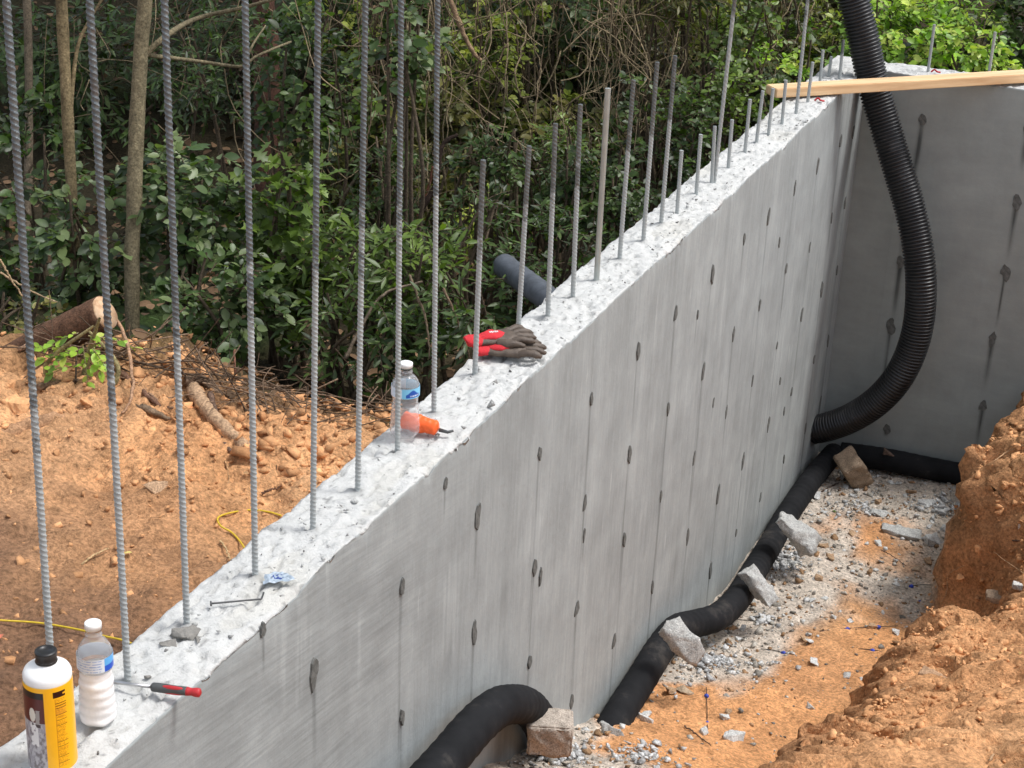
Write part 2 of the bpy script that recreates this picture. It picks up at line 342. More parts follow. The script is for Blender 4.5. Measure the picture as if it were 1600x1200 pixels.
# --- ground sheet
xs = np.concatenate([-np.geomspace(60, 3.6, 26), np.arange(-3.5, -.06, .0135), [-.03, 0.1, .3], np.arange(.4, 3.2, .12), np.geomspace(3.4, 60, 20)])
ys = np.concatenate([-np.geomspace(60, .35, 16), np.arange(-.3, 3.6, .0135), np.arange(3.62, 11, .09), np.geomspace(11.2, 60, 22)])
XX, YY = np.meshgrid(xs, ys, indexing='ij'); x, y = XX.ravel(), YY.ravel()
z = Gf(x, y)
line = RL(x); wood = sst(-.25, .55, y - line + (fbm(x * 3, y * 3, 2, 77) - .5) * .5)
cl = clods(x, y); near = ((x > -3.6) & (x < 0) & (y > -.4) & (y < 3.7))
rgh = .65 + .9 * sst(1.2, 2.0, y)
z = z + np.where(near, cl * rgh, cl * .5) * (1 - .3 * wood)
c = soilcol(x, y, 1) * np.array([1.17, 1.19, 1.2])
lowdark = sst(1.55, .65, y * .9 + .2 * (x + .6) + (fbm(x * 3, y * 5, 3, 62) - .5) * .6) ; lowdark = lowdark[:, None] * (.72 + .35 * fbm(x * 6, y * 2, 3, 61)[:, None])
c = c * (1 - lowdark) + np.array([.235, .132, .078]) * lowdark           # darker brown earth towards the wall
pale = sst(.56, .75, fbm(x * 2.2, y * 2.2, 3, 63))[:, None] * (1 - lowdark) * .5; c = c * (1 - pale) + np.array([.52, .30, .16]) * pale
lit = np.array([.050, .040, .022]) * (.5 + fbm(x * 5, y * 5, 3, 67)[:, None]); w_ = wood[:, None]; c = c * (1 - w_) + lit * w_
moss = (sst(.55, .7, fbm(x * 1.1, y * 1.1, 3, 71)) * wood)[:, None]; c = c * (1 - moss) + np.array([.035, .060, .016]) * moss
F = grid_faces(len(xs), len(ys)); cx = (x[F].mean(1) > -.06) & (y[F].mean(1) < 5.88)
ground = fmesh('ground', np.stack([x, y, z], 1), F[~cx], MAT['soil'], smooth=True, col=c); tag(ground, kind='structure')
# --- trench floor and cut bank (one warped grid, split at the foot of the bank)
yb = np.concatenate([-np.geomspace(60, .3, 14), np.arange(-.2, 1.0, .06), np.arange(1.0, 5.779, .0125), [5.779]])
ufl = np.linspace(0, 1, 60); ufa = np.linspace(0, 1, 46)[1:]; utop = np.concatenate([np.arange(.015, 1.0, .0145), np.geomspace(1.02, 58, 30)])
X2 = []
for yv in yb:
    b_ = float(XB(yv)) - .03; X2.append(np.concatenate([.075 + (b_ - .075) * ufl, b_ + .30 * ufa, b_ + .30 + utop]))
X2 = np.array(X2); nx = X2.shape[1]; Y2 = np.repeat(yb[:, None], nx, 1); x, y = X2.ravel(), Y2.ravel()
z = Bk(x, y); isb = sst(XB(y) - .06, XB(y) + .08, x)
cl = clods(x, y, 2); dn = fbm(x * 2 + z * 9, y * 11, 3, 81) - .5; dn2 = fbm(y * 30, z * 30 + x * 20, 3, 83) - .5
z = z + cl * (.50 + .35 * isb) + isb * (np.abs(fbm(x * 3.1 + z * 2, y * 3.1, 3, 87) - .5) * -.10 + .02) + isb * ledges(x, y) ; fc = isb * (1 - sst(XB(y) + .25, XB(y) + .5, x)); x = x + (dn * .15 + dn2 * .06) * fc; z = z + dn2 * .03 * fc
c = soilcol(x, y, 1)
gz = sst(.50, .66, fbm(x * 2.3, y * 1.6, 4, 91) + .26 * sst(4.6, 5.4, y) + .14 * sst(.38, .1, x) - .10 * sst(.3, .7, x) * sst(4.4, 3.4, y)) * (1 - isb)
g_ = gz[:, None]; c = c * (1 - g_) + (np.array([.58, .50, .415]) * (.75 + .5 * fbm(x * 14, y * 14, 3, 93)[:, None])) * g_
o_ = (sst(.5, .7, fbm(x * 1.9, y * 1.9, 3, 95)) * (1 - isb) * (1 - gz))[:, None]; c = c * (1 - o_) + np.array([.68, .34, .15]) * o_
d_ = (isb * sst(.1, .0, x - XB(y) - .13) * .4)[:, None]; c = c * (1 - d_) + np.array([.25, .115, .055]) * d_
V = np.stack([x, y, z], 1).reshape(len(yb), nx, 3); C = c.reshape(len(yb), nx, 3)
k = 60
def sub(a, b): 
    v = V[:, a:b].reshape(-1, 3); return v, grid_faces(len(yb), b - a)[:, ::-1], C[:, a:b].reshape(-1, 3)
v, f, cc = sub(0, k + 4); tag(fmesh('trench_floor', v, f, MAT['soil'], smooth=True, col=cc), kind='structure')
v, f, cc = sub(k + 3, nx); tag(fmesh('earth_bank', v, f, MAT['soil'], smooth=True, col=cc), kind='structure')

# ------------------------------------------------------------------ concrete walls
BARFEET = [onz(*q, 0.) for q in [(85, 1112), (200, 1065), (292, 975), (399, 900), (489, 825), (559, 765), (621, 705), (678, 645), (742, 585), (810, 512), (856, 495), (895, 465), (932, 437), (968, 405), (1005, 378), (1033, 350)]]
RYS = [.63, 1.03, 1.455, 1.86, 2.255, 2.66, 3.04, 3.43, 3.83, 4.19, 4.575, 4.97, 5.36, 5.64]
def wall(name, U, THK, DEP, holes, label, dark, seed, axis, front, lo=0.):
    """U samples along the wall; cross section: back, rough top, face."""
    sec = [(-THK, -DEP), (-THK, -.6), (-THK, -.12)] + [(-THK, -.03), (-THK, -.008)]
    nt_ = 34; tops = [(-THK + THK * t, 0) for t in np.linspace(.012, .988, nt_)]
    face = [(0, -v) for v in np.concatenate([[.006], np.arange(.014, .10, .008), np.arange(.10, DEP, .0125), [DEP]])]
    S = np.array(sec + tops + face); ns = len(S); nb = len(sec)
    A, I = np.meshgrid(U, np.arange(ns), indexing='ij'); a = A.ravel(); i = I.ravel(); vv = S[i, 0].copy(); zz = S[i, 1].copy()
    istop = (i >= nb) & (i < nb + nt_); isf = i >= nb + nt_
    edge = np.minimum(vv + THK, -vv)
    d = (fbm(a * 9, vv * 16, 4, seed, .55) - .5) * .016 + (fbm(a * 50, vv * 60, 3, seed + 4) - .5) * .008
    pits = sst(.74, .84, vn(a * 42, vv * 80, seed + 8)) * -.010
    lumps = sst(.78, .88, vn(a * 34, vv * 40, seed + 14)) * .006
    zz = zz + np.where(istop, d + pits + lumps - .004, 0)
    if axis == 'y':
        for bp in BARFEET:
            rr_ = np.hypot(a - bp[1], front + vv - bp[0]); zz = zz + np.where(istop, .007 * np.exp(-(rr_ / .016) ** 2), 0)
    dropE = (fbm(a * 5, a * 0, 4, seed + 20, .6) - .5) * .018                     # wavering cast edge
    chip = sst(.60, .8, vn(a * 13, a * 0 + 5, seed + 22)) * .016 + sst(.6, .8, vn(a * 45, a * 0 + 9, seed + 23)) * .005
    nearf = np.where(isf, np.exp(zz / .02), np.where(istop, np.exp(vv / .012), 0))
    zz = zz + dropE * nearf - chip * nearf
    vv = vv - np.where(isf, chip * .8 * np.exp(zz / .015), 0)
    nb_ = np.where(i < nb, np.exp(zz / .05), 0); zz = zz + nb_ * (fbm(a * 9, a * 0, 4, seed + 30) - .5) * .03
    vv = vv + np.where(i < nb, (fbm(a * 12, zz * 9, 3, seed + 33) - .5) * .02, 0)
    vv = vv + np.where(isf, (fbm(a * 6, zz * 2, 3, seed + 36) - .5) * .005 + (fbm(a * 60, zz * 8, 3, seed + 37) - .5) * .0012, 0)
    # colour worked out from the position on the wall
    st = (fbm(a * 22, zz * 1.1, 4, seed + 40) - .5) * .20 + (fbm(a * 5, zz * 1.4, 3, seed + 41) - .5) * .20 + (fbm(a * 7, zz * 7, 4, seed + 45) - .5) * .22
    if dark: st = st * .16 + (fbm(a * 2, zz * 5, 4, seed + 44) - .5) * .18
    val = 1 + st
    if not dark:
        tr = sst(1.35, .75, a + (fbm(a * 3, zz * 3, 2, seed + 46) - .5) * .6)
        q = zz + .30 * a; tw = (fbm(a * 4, q * 14, 3, seed + 49) - .5) * .22 + (fbm(a * 6, zz * 6, 3, seed + 50) - .5) * .3
        val = val * (1 - tr) + (.96 + tw) * tr
        ch = sst(.62, .72, fbm(a * 4 + zz * .3, zz * 2.2, 3, seed + 52)) * sst(.5, .62, fbm(a * 70, zz * 2, 2, seed + 53)); val = val + .14 * ch   # chalky bloom
        up = np.exp(-((a - 5.25) / .22) ** 2) * np.exp(zz / .35) * .30; val = val - up * (.4 + fbm(a * 30, zz * 1, 2, seed + 54))  # soft streaky shadow under the pine board, painted into the face colour
    for (hy, hz, drip, ww) in holes:
        wob = hy + (vn(zz * 6, zz * 0 + hy * 7, seed + 60) - .5) * .02 * np.clip(hz - zz, 0, 1)
        g = np.exp(-((a - wob) / ww) ** 2) * (zz < hz) * sst(-drip, -drip * .4, zz - hz); val = val - (.36 if not dark else .85) * g * (.5 + .8 * vn(zz * 9, a * 0 + hy, seed + 61))
    for sy in (RYS if not dark else []):
        g = np.exp(-((a - sy - .006 * np.sin(zz * 9)) / .0045) ** 2); val = val - .13 * g * sst(.35, .6, vn(zz * 2, a * 0 + sy * 5, seed + 64))
        g = np.exp(-((a - sy - .06) / .03) ** 2); val = val + .06 * g
    if dark:
        for hz in (-.66, -1.27): val = val + .10 * np.exp(-((zz - hz - .01 * np.sin(a * 5)) / .004) ** 2) * vn(a * 4, a * 0, 3)
        for hx in (.28, .72): val = val - .06 * np.exp(-((a - hx) / .004) ** 2)
    base = np.array([.305, .326, .322]) if not dark else np.array([.300, .322, .308])
    col = base[None] * np.clip(val, .25, 1.6)[:, None]
    tc = np.array([.555, .555, .535]) * (.92 + .16 * fbm(a * 12, vv * 12, 4, seed + 70))[:, None]
    yl = (sst(.62, .72, fbm(a * 3, vv * 8, 3, seed + 71)) * .18)[:, None]; tc = tc * (1 - yl) + np.array([.50, .46, .36]) * yl
    if axis == 'y':
        for bp in BARFEET:
            rr_ = np.hypot((a - bp[1]), (front + vv - bp[0])) + .01 * (fbm(a * 40, vv * 40, 2, 3) - .5); g_ = np.exp(-(rr_ / .015) ** 2)[:, None]; tc = tc * (1 - .45 * g_)
    sp = (vn(a * 130, vv * 170, seed + 72) > .93) | (vn(a * 45, vv * 110, seed + 75) > .94); tc = np.where(sp[:, None], tc * .55, tc)  # dark specks: loose grit, plus the shade of pits put into the colour
    m_ = (istop | (i < nb))[:, None]; col = np.where(m_, tc, col); col = np.concatenate([col, (tr if not dark else a * 0)[:, None]], 1)
    Vw = np.stack([front + vv, a, zz], 1) if axis == 'y' else np.stack([a, front - vv, zz], 1)
    Fw = grid_faces(len(U), ns)
    if axis == 'y': Fw = Fw
    else: Fw = Fw[:, ::-1]
    fi = np.tile(np.arange(ns - 1), len(U) - 1); mi = (fi >= nb + nt_ - 1).astype(int)
    # end caps
    o = fmesh(name, Vw, Fw, None, smooth=False, col=col, mats=[MAT['top'], MAT['face_far' if dark else 'face']], mi=mi)
    tag(o, label, 'wall'); return o, (lambda yy, zq: None)
holesL = []
r_ = np.random.RandomState(5)
for kz, zr in enumerate([-.245, -.595, -.925, -1.27, -1.6]):
    for hy in RYS:
        if zr < float(Fl(hy)) + .12: continue
        holesL.append((hy + r_.uniform(-.015, .015), zr + r_.uniform(-.015, .015), r_.uniform(.15, .8), r_.uniform(.0035, .008)))
for q in [(1.92, -.66), (2.27, -.70), (1.25, -.08), (3.62, -.80), (4.7, -1.12), (4.85, -1.32), (3.3, -.35), (.42, -.02), (4.4, -.42), (1.2, -.95)]:
    holesL.append((q[0], q[1], .12, .004))
holesR = [(.353, -.196, .34, .010), (.342, -.53, .4, .009), (.346, -.875, .34, .011), (.340, -1.19, .5, .007), (.816, -.17, .22, .012), (.818, -.513, .3, .009), (.818, -.837, .3, .005), (.81, -1.167, .3, .010), (.817, -1.506, .26, .008), (1.29, -.3, .3, .01), (1.29, -.9, .3, .01), (.39, -1.72, .05, .01)]
Uy = np.concatenate([np.arange(-3, -.3, .05), np.arange(-.3, 3.0, .0068), np.arange(3.0, 5.78, .0085), [5.78]])
wL, _ = wall('concrete_wall', Uy, .18, 2.05, holesL, 'long pale grey poured concrete wall with rough top running back beside the trench', False, 1, 'y', .08)
Ux = np.concatenate([np.arange(-.10, 1.6, .0085), np.arange(1.65, 4, .05)])
wR, _ = wall('concrete_wall', Ux, .19, 2.05, holesR, 'darker grey concrete wall closing the far end of the trench behind the hanging pipe', True, 2, 'x', 5.784)
# grout patches over the form ties: pieces of the wall
def patch_mesh(seed):
    r = np.random.RandomState(seed); n = 14; a = np.linspace(0, 2 * math.pi, n, endpoint=False)
    lo_ = 1 + r.uniform(.2, .9) * np.clip(-np.sin(a), 0, 1) ** 6 + r.uniform(0, .5) * np.clip(np.sin(a + r.uniform(-.4, .4)), 0, 1) ** 6
    rr = (.58 + .62 * r.rand(n)) * lo_; rr = rr * .7 + .3 * np.roll(rr, 1); P = np.stack([np.cos(a) * rr * .0200 + r.uniform(-.006, .006) * np.sin(a), np.sin(a) * rr * .031], 1)
    V = [(0, *q) for q in P * 1.08] + [(.0014, *q) for q in P * .98] + [(.0018, 0, 0)]
    V = np.array(V); V[:n, 0] = -.004; j = np.arange(n); k = (j + 1) % n
    F = [(int(b), int(c), int(d), int(e)) for b, c, d, e in zip(j, k, k + n, j + n)] + [(int(b), int(c), 2 * n) for b, c in zip(j + n, k + n)]
    return fmesh('grout_patch', V, F, MAT['patch'], link=False)
PM = [patch_mesh(s) for s in range(11)]
for i, (hy, hz, dr, ww) in enumerate(holesL):
    o = mobj('grout_patch', PM[(i * 7) % 11], wL); small = dr == .12; s = (.5 if small else r_.uniform(.55, .95)); o.location = (.082, hy, hz); o.scale = (1, s * r_.uniform(.8, 1.1), s * r_.uniform(.85, 1.2))
for i, (hx, hz, dr, ww) in enumerate(holesR):
    o = mobj('grout_patch', PM[(i * 5 + 2) % 11], wR); o.location = (hx, 5.782, hz); o.rotation_euler = (0, 0, -math.pi / 2); s = r_.uniform(.9, 1.2); o.scale = (1, s, s * .9)

# ------------------------------------------------------------------ reinforcing bars
def rebar_mesh(L, r0, h, pitch, step, seg, mat, name):
    n = int(L / step) + 1; zs = np.linspace(-.03, L, n); a = np.linspace(0, 2 * math.pi, seg, endpoint=False)
    Z_, A_ = np.meshgrid(zs, a, indexing='ij')
    ph = (Z_ / pitch + 2 * A_ / (2 * math.pi)) % 1; rib = np.clip(1 - np.abs(ph - .5) * 4.2, 0, 1)
    R_ = r0 + h * rib; 
    V = np.stack([R_ * np.cos(A_), R_ * np.sin(A_), Z_], -1).reshape(-1, 3)
    i = np.arange(n - 1)[:, None] * seg; j = np.arange(seg)[None, :]; j2 = (j + 1) % seg
    F = np.stack([i + j, i + j2, i + seg + j2, i + seg + j], -1).reshape(-1, 4)
    V = np.concatenate([V, [[0, 0, L + .001]]]); e = (n - 1) * seg; jj = np.arange(seg)
    F = [tuple(f) for f in F.tolist()] + [(int(e + q), int(e + (q + 1) % seg), len(V) - 1) for q in jj]
    return fmesh(name, V, F, mat, smooth=False, link=False)
LONG = rebar_mesh(1.6, .0057, .0014, .0100, .0018, 16, MAT['steel'], 'rebar')
MID = rebar_mesh(.56, .0066, .0014, .011, .0026, 10, MAT['steel_short'], 'rebar')
SHORT = rebar_mesh(.25, .0064, .0013, .011, .0030, 8, MAT['steel_short'], 'rebar')
PLAIN = rebar_mesh(.55, .0085, .0002, .011, .03, 12, MAT['steel_pale'], 'rebar')
ordn = ['first', 'second', 'third', 'fourth', 'fifth', 'sixth', 'seventh', 'eighth', 'ninth', 'tenth', 'eleventh', 'twelfth', 'thirteenth', 'fourteenth', 'fifteenth', 'sixteenth', 'seventeenth', 'eighteenth', 'nineteenth', 'twentieth']
bars = [((85, 1112), (10, 0), 'L', 'tall ribbed steel bar at the far left, rising behind the yellow bottle'),
        ((200, 1065), (140, 0), 'L', 'tall ribbed steel bar beside the powder-filled water bottle and the screwdriver shaft'),
        ((292, 975), (257, 0), 'L', 'tall ribbed steel bar with grey mortar lumps at its foot'),
        ((399, 900), (383, 0), 'L', 'tall ribbed steel bar standing just left of the crumpled blue wrapper'),
        ((489, 825), (497, 0), 'L', 'tall ribbed steel bar, fifth from the left end of the row'),
        ((559, 765), (571, 0), 'L', 'tall ribbed steel bar, sixth from the left, left of the clear empty bottle'),
        ((621, 705), (627, 0), 'L', 'tall ribbed steel bar crossing in front of the clear empty bottle'),
        ((678, 645), (684, 0), 'L', 'tall dark ribbed steel bar just behind the orange plastic sleeve'),
        ((742, 585), (755, 250), 'M', 'short steel bar standing in front of the red cuff of the gloves'),
        ((810, 512), (827, 228), 'M', 'short steel bar rising behind the gloves'),
        ((856, 495), (868, 193), 'M', 'short steel bar, first one to the right of the gloves'),
        ((895, 465), (907, 163), 'M', 'short steel bar just left of the pale smooth bar'),
        ((932, 437), (950, 138), 'P', 'thicker pale smooth bar among the ribbed ones on the wall top'),
        ((968, 405), (990, 125), 'M', 'steel bar with a bright cut tip, just right of the pale smooth bar'),
        ((1005, 378), (1027, 97), 'M', 'half metre steel bar, second to the right of the pale smooth bar'),
        ((1033, 350), (1055, 87), 'M', 'half metre steel bar, last of the middle-height bars before the short stubs'),
        ((1058, 330), (1065, 235), 'S', 'lowest stub of steel bar where the short stubs begin'),
        ((1088, 302), (1095, 210), 'S', 'second of the short steel stubs along the wall top'),
        ((1112, 285), (1117, 197), 'S', 'pale short steel stub touching the long dark bar'),
        ((1116, 284), (1148, 0), 'T', 'long dark bar leaning right among the short stubs'),
        ((1138, 262), (1144, 187), 'S', 'short steel stub just right of the long leaning bar'),
        ((1164, 238), (1172, 155), 'S', 'short steel stub, second right of the long leaning bar'),
        ((1182, 222), (1192, 142), 'S', 'short steel stub, third right of the long leaning bar'),
        ((1201, 208), (1208, 138), 'S', 'short steel stub crossing the cut end of the pine board'),
        ((1222, 192), (1228, 125), 'S', 'short steel stub in front of the pine board near its end'),
        ((1244, 176), (1262, 0), 'T', 'long dark bar standing in front of the pine board'),
        ((1262, 160), (1270, 97), 'S', 'short steel stub in front of the pine board, right of the long dark bar'),
        ((1281, 130), (1286, 78), 'S', 'short steel stub just behind the pine board'),
        ((1295, 118), (1299, 88), 'S', 'small steel stub behind the pine board near the corner'),
        ((1312, 122), (1318, 62), 'T', 'dark bar behind the pine board beside the hanging pipe'),
        ((1451, 105), (1460, 38), 'F', 'left one of two bars on the far concrete wall'),
        ((1545, 116), (1555, 50), 'F', 'right one of two bars on the far concrete wall')]
for (b, t, kd, lab) in bars:
    B = onz(*b, .0) if kd != 'F' else ony(*b, 5.87)
    if kd == 'F': B[2] = 0
    T = ony(*t, B[1]); v = T - B; L = np.linalg.norm(v)
    me = dict(L=LONG, M=MID, S=SHORT, P=PLAIN, T=MID, F=SHORT)[kd]; ml = dict(L=1.6, M=.56, S=.25, P=.55, T=.56, F=.25)[kd]
    o = mobj('steel_bar', me); o.location = B.tolist(); d = Vector(v.tolist()).normalized()
    o.rotation_mode = 'QUATERNION'; o.rotation_quaternion = Vector((0, 0, 1)).rotation_difference(d)
    if kd == 'L': L = 1.55
    if kd == 'T' and t[1] < 5: L = L + .25
    o.scale = (1, 1, L / ml)
    tag(o, lab, 'steel bar', 'reinforcing bars standing along the concrete wall top')

# ------------------------------------------------------------------ pipes
def pipe_thing(name, pts, r, mat, label, cat, n=120, seg=20, corr=None, wob=0):
    P = smoothpath(pts, n); L = np.r_[0, np.cumsum(np.linalg.norm(np.diff(P, axis=0), axis=1))]
    if corr:
        m_ = int(L[-1] / corr) * 8; s = np.linspace(0, L[-1], m_); Q = np.stack([np.interp(s, L, P[:, i]) for i in range(3)], 1)
        ph = (s / corr) % 1; R_ = r - .0085 + .0085 * sst(0, .16, ph) * (1 - sst(.56, .72, ph)); V, F = tube(Q, R_, 40, False)
        mb = MB(); mb.add(V, F); V2, F2 = tube(Q, r - .013, 24, False); mb.add(V2, F2[:, ::-1]); o = mb.build(name, mat, smooth=False)
    else:
        s = np.linspace(0, L[-1], int(L[-1] / .012)); Q = np.stack([np.interp(s, L, P[:, i]) for i in range(3)], 1)
        R_ = r * (1 + .02 * (fbm(s * 12, s * 0, 3, 5) - .5)) + .0008 * np.sin(s * 2 * math.pi / .016) + .0016 * (fbm(s * 60, s * 0 + 4, 2, 8) - .5)
        V, F = tube(Q, R_, seg); mb = MB(); mb.add(V, F); o = mb.build(name, mat, smooth=True)
    tag(o, label, cat); return o
cpx = [(1331, -10, 5.62), (1348, 55, 5.62), (1364, 130, 5.62), (1384, 200, 5.6), (1402, 260, 5.57), (1420, 320, 5.55), (1433, 380, 5.52), (1439, 440, 5.5), (1436, 500, 5.5), (1424, 548, 5.5), (1402, 592, 5.5), (1370, 627, 5.52), (1332, 652, 5.55), (1296, 666, 5.57), (1272, 671, 5.59)]
pipe_thing('corrugated_pipe', [ony(a, b, y_) for a, b, y_ in cpx], .070, MAT['corr'], 'thick black corrugated pipe hanging in a curve from above the corner down to the wall', 'corrugated pipe', corr=.0155)
P2 = [(.17, 5.68, -1.86), (.16, 5.45, -1.84), (.155, 5.205, -1.82), (.155, 4.776, -1.80), (.16, 4.514, -1.80), (.185, 4.1, -1.735), (.225, 3.72, -1.635), (.21, 3.5, -1.60), (.16, 3.36, -1.57), (.14, 3.2, -1.51), (.145, 2.99, -1.47), (.15, 2.752, -1.468), (.15, 2.53, -1.473), (.15, 2.3, -1.50), (.15, 2.1, -1.56)]
pipe_thing('drain_pipe', P2, .052, MAT['sock'], 'smooth black drain pipe snaking along the foot of the long wall under concrete chunks', 'drain pipe')
P1 = [(.17, .6, -.68), (.165, .85, -.71), (.16, 1.106, -.745), (.16, 1.3, -.755), (.16, 1.44, -.785), (.158, 1.56, -.845), (.145, 1.70, -.94), (.14, 1.81, -1.05), (.14, 1.88, -1.15), (.14, 1.93, -1.25), (.14, 1.97, -1.40)]
pipe_thing('drain_pipe', P1, .052, MAT['sock'], 'black drain pipe arching up out of the soil in front of the pinkish stone block', 'drain pipe')
P3 = [(.20, 5.70, -1.86), (.4, 5.71, -1.85), (.7, 5.715, -1.85), (1.0, 5.715, -1.85), (1.3, 5.715, -1.86)]
pipe_thing('drain_pipe', P3, .055, MAT['sock'], 'black drain pipe lying along the foot of the far wall', 'drain pipe')
a_, b_ = ond(790, 417, 6.05), ond(850, 462, 5.75); d_ = b_ - a_
pipe_thing('plastic_pipe', [a_ - d_ * .05, a_, a_ + d_ * .5, b_, b_ + d_ * .9], .042, MAT['grey_pipe'], 'dusty dark grey pipe end poking out of the bushes behind the wall', 'pipe', n=40)

# ------------------------------------------------------------------ pine board over the corner
A = np.array([-.125, 4.954]); Bq = np.array([.762, 5.845]); dd = (Bq - A) / np.linalg.norm(Bq - A); nn = np.array([-dd[1], dd[0]])
Lb = 2.44; bm = bmesh.new(); bmesh.ops.create_cube(bm, size=1); bmesh.ops.scale(bm, vec=(Lb, .089, .038), verts=bm.verts); bmesh.ops.bevel(bm, geom=bm.edges[:], offset=.003, segments=2, affect='EDGES')
me = bpy.data.meshes.new('pine_board'); bm.to_mesh(me); bm.free(); me.materials.append(MAT['pine'])
o = mobj('pine_board', me); cc = A + dd * Lb / 2 + nn * .0445; o.location = (cc[0], cc[1], .028); o.rotation_euler = (0, 0, math.atan2(dd[1], dd[0]))
tag(o, 'long pale pine board laid diagonally across the corner of the two walls', 'board')
kn = onz(1318, 140, .03)

# ------------------------------------------------------------------ things on the wall top
TZ = .004
def txt_cells(rs, n):
    return rs.rand(n)
# yellow bottle
jx, jy = .012, -.135; jr = .0385
root = empty('adhesive_bottle', (jx, jy, TZ), 'tall white bottle with yellow label and black cap at the near end of the wall', 'bottle')
V, F = lathe([(0, 0), (.034, 0), (jr - .001, .004), (jr - .0005, .012), (jr - .0005, .165), (jr, .172), (jr, .180), (jr - .003, .187), (.027, .193), (.018, .1965), (.0165, .198), (.0165, .203), (0, .203)], 48)
fmesh('bottle_body', V, F, MAT['white'], root, True)
V, F = lathe([(0, .199), (.0172, .199), (.0178, .201), (.0165, .203), (.0168, .215), (.0175, .2165), (.0172, .219), (.011, .2205), (.0105, .219), (0, .219)], 40)
fmesh('bottle_cap', V, F, MAT['blackp'], root, True)
na, nz = 300, 320; a = np.linspace(0, 2 * math.pi, na); zz = np.linspace(.012, .172, nz); A_, Z_ = np.meshgrid(a, zz, indexing='ij')
av = math.atan2(CAM[1] - jy, CAM[0] - jx)                   # the printed front faces about here
u = ((A_ - av + math.pi) % (2 * math.pi)) - math.pi; u = u * jr * 1000; t = (.172 - Z_) * 1000     # millimetres; u grows to the right
YEL = np.array([.93, .46, .012]); c = np.tile(YEL, (na, nz, 1)); rs = np.random.RandomState(4)
def paint(mask, colr, al=1.0): c[mask] = c[mask] * (1 - al) + np.array(colr) * al
Lp = (u > -60) & (u < -9)
paint(Lp & (t > 9), (.085, .012, .010)); paint(Lp & (t > 9) & (t < 21), (.012, .008, .008)); paint(Lp & (t > 66), (.30, .28, .30))
nzm = fbm(A_ * 9, Z_ * 130, 4, 3); paint(Lp & (t > 66) & (nzm > .52), (.42, .40, .41)); paint(Lp & (t > 82) & (nzm < .36), (.18, .16, .16))
paint(((u + 30) / 6) ** 2 + ((t - 52) / 13) ** 2 < 1, (.62, .58, .50))                     # pale handle end of the pictured tool
paint((np.abs(u + 20 + (t - 46) * .05) < 3.5) & (t > 42) & (t < 72), (.30, .27, .25)); paint((np.abs(u + 24) < 8) & (np.abs(t - 71) < 3), (.05, .03, .03))
paint((np.abs(u + 28) < 7) & (t > 66) & (t < 110) & (nzm > .45), (.68, .66, .64))
paint((u > 6) & (u < 27) & (t > 9) & (t < 20) & ~((u > 22) & (t > 13) & (t < 16)), (.03, .006, .004))
Rp = (u > 9) & (u < 27)
row = 23.
while row < 150:
    if rs.rand() < .28: paint((u > 8) & (u < 28) & (np.abs(t - row) < .55), (.10, .02, .005)); row += 2.6
    else:
        ln = 12 + rs.rand() * 6; g = vn(A_ * 150, Z_ * 0 + row, 9)
        paint((u > 9.5) & (u < 9.5 + ln) & (np.abs(t - row) < .55) & (g > .38), (.42, .14, .01), .75); row += 1.9
paint(Rp & (t > 38) & (t < 52) & (fbm(A_ * 60, Z_ * 900, 2, 5) > .45), (.60, .22, .03), .6)
paint((np.abs(u - 8.6) < .35) & (t > 22), (.55, .2, .01)); paint(t < 1.2, (.95, .62, .1))
V = np.stack([(jr + .0006) * np.cos(A_), (jr + .0006) * np.sin(A_), Z_], -1).reshape(-1, 3)
fmesh('bottle_label', V, grid_faces(na, nz), MAT['print'], root, True, c.reshape(-1, 3))
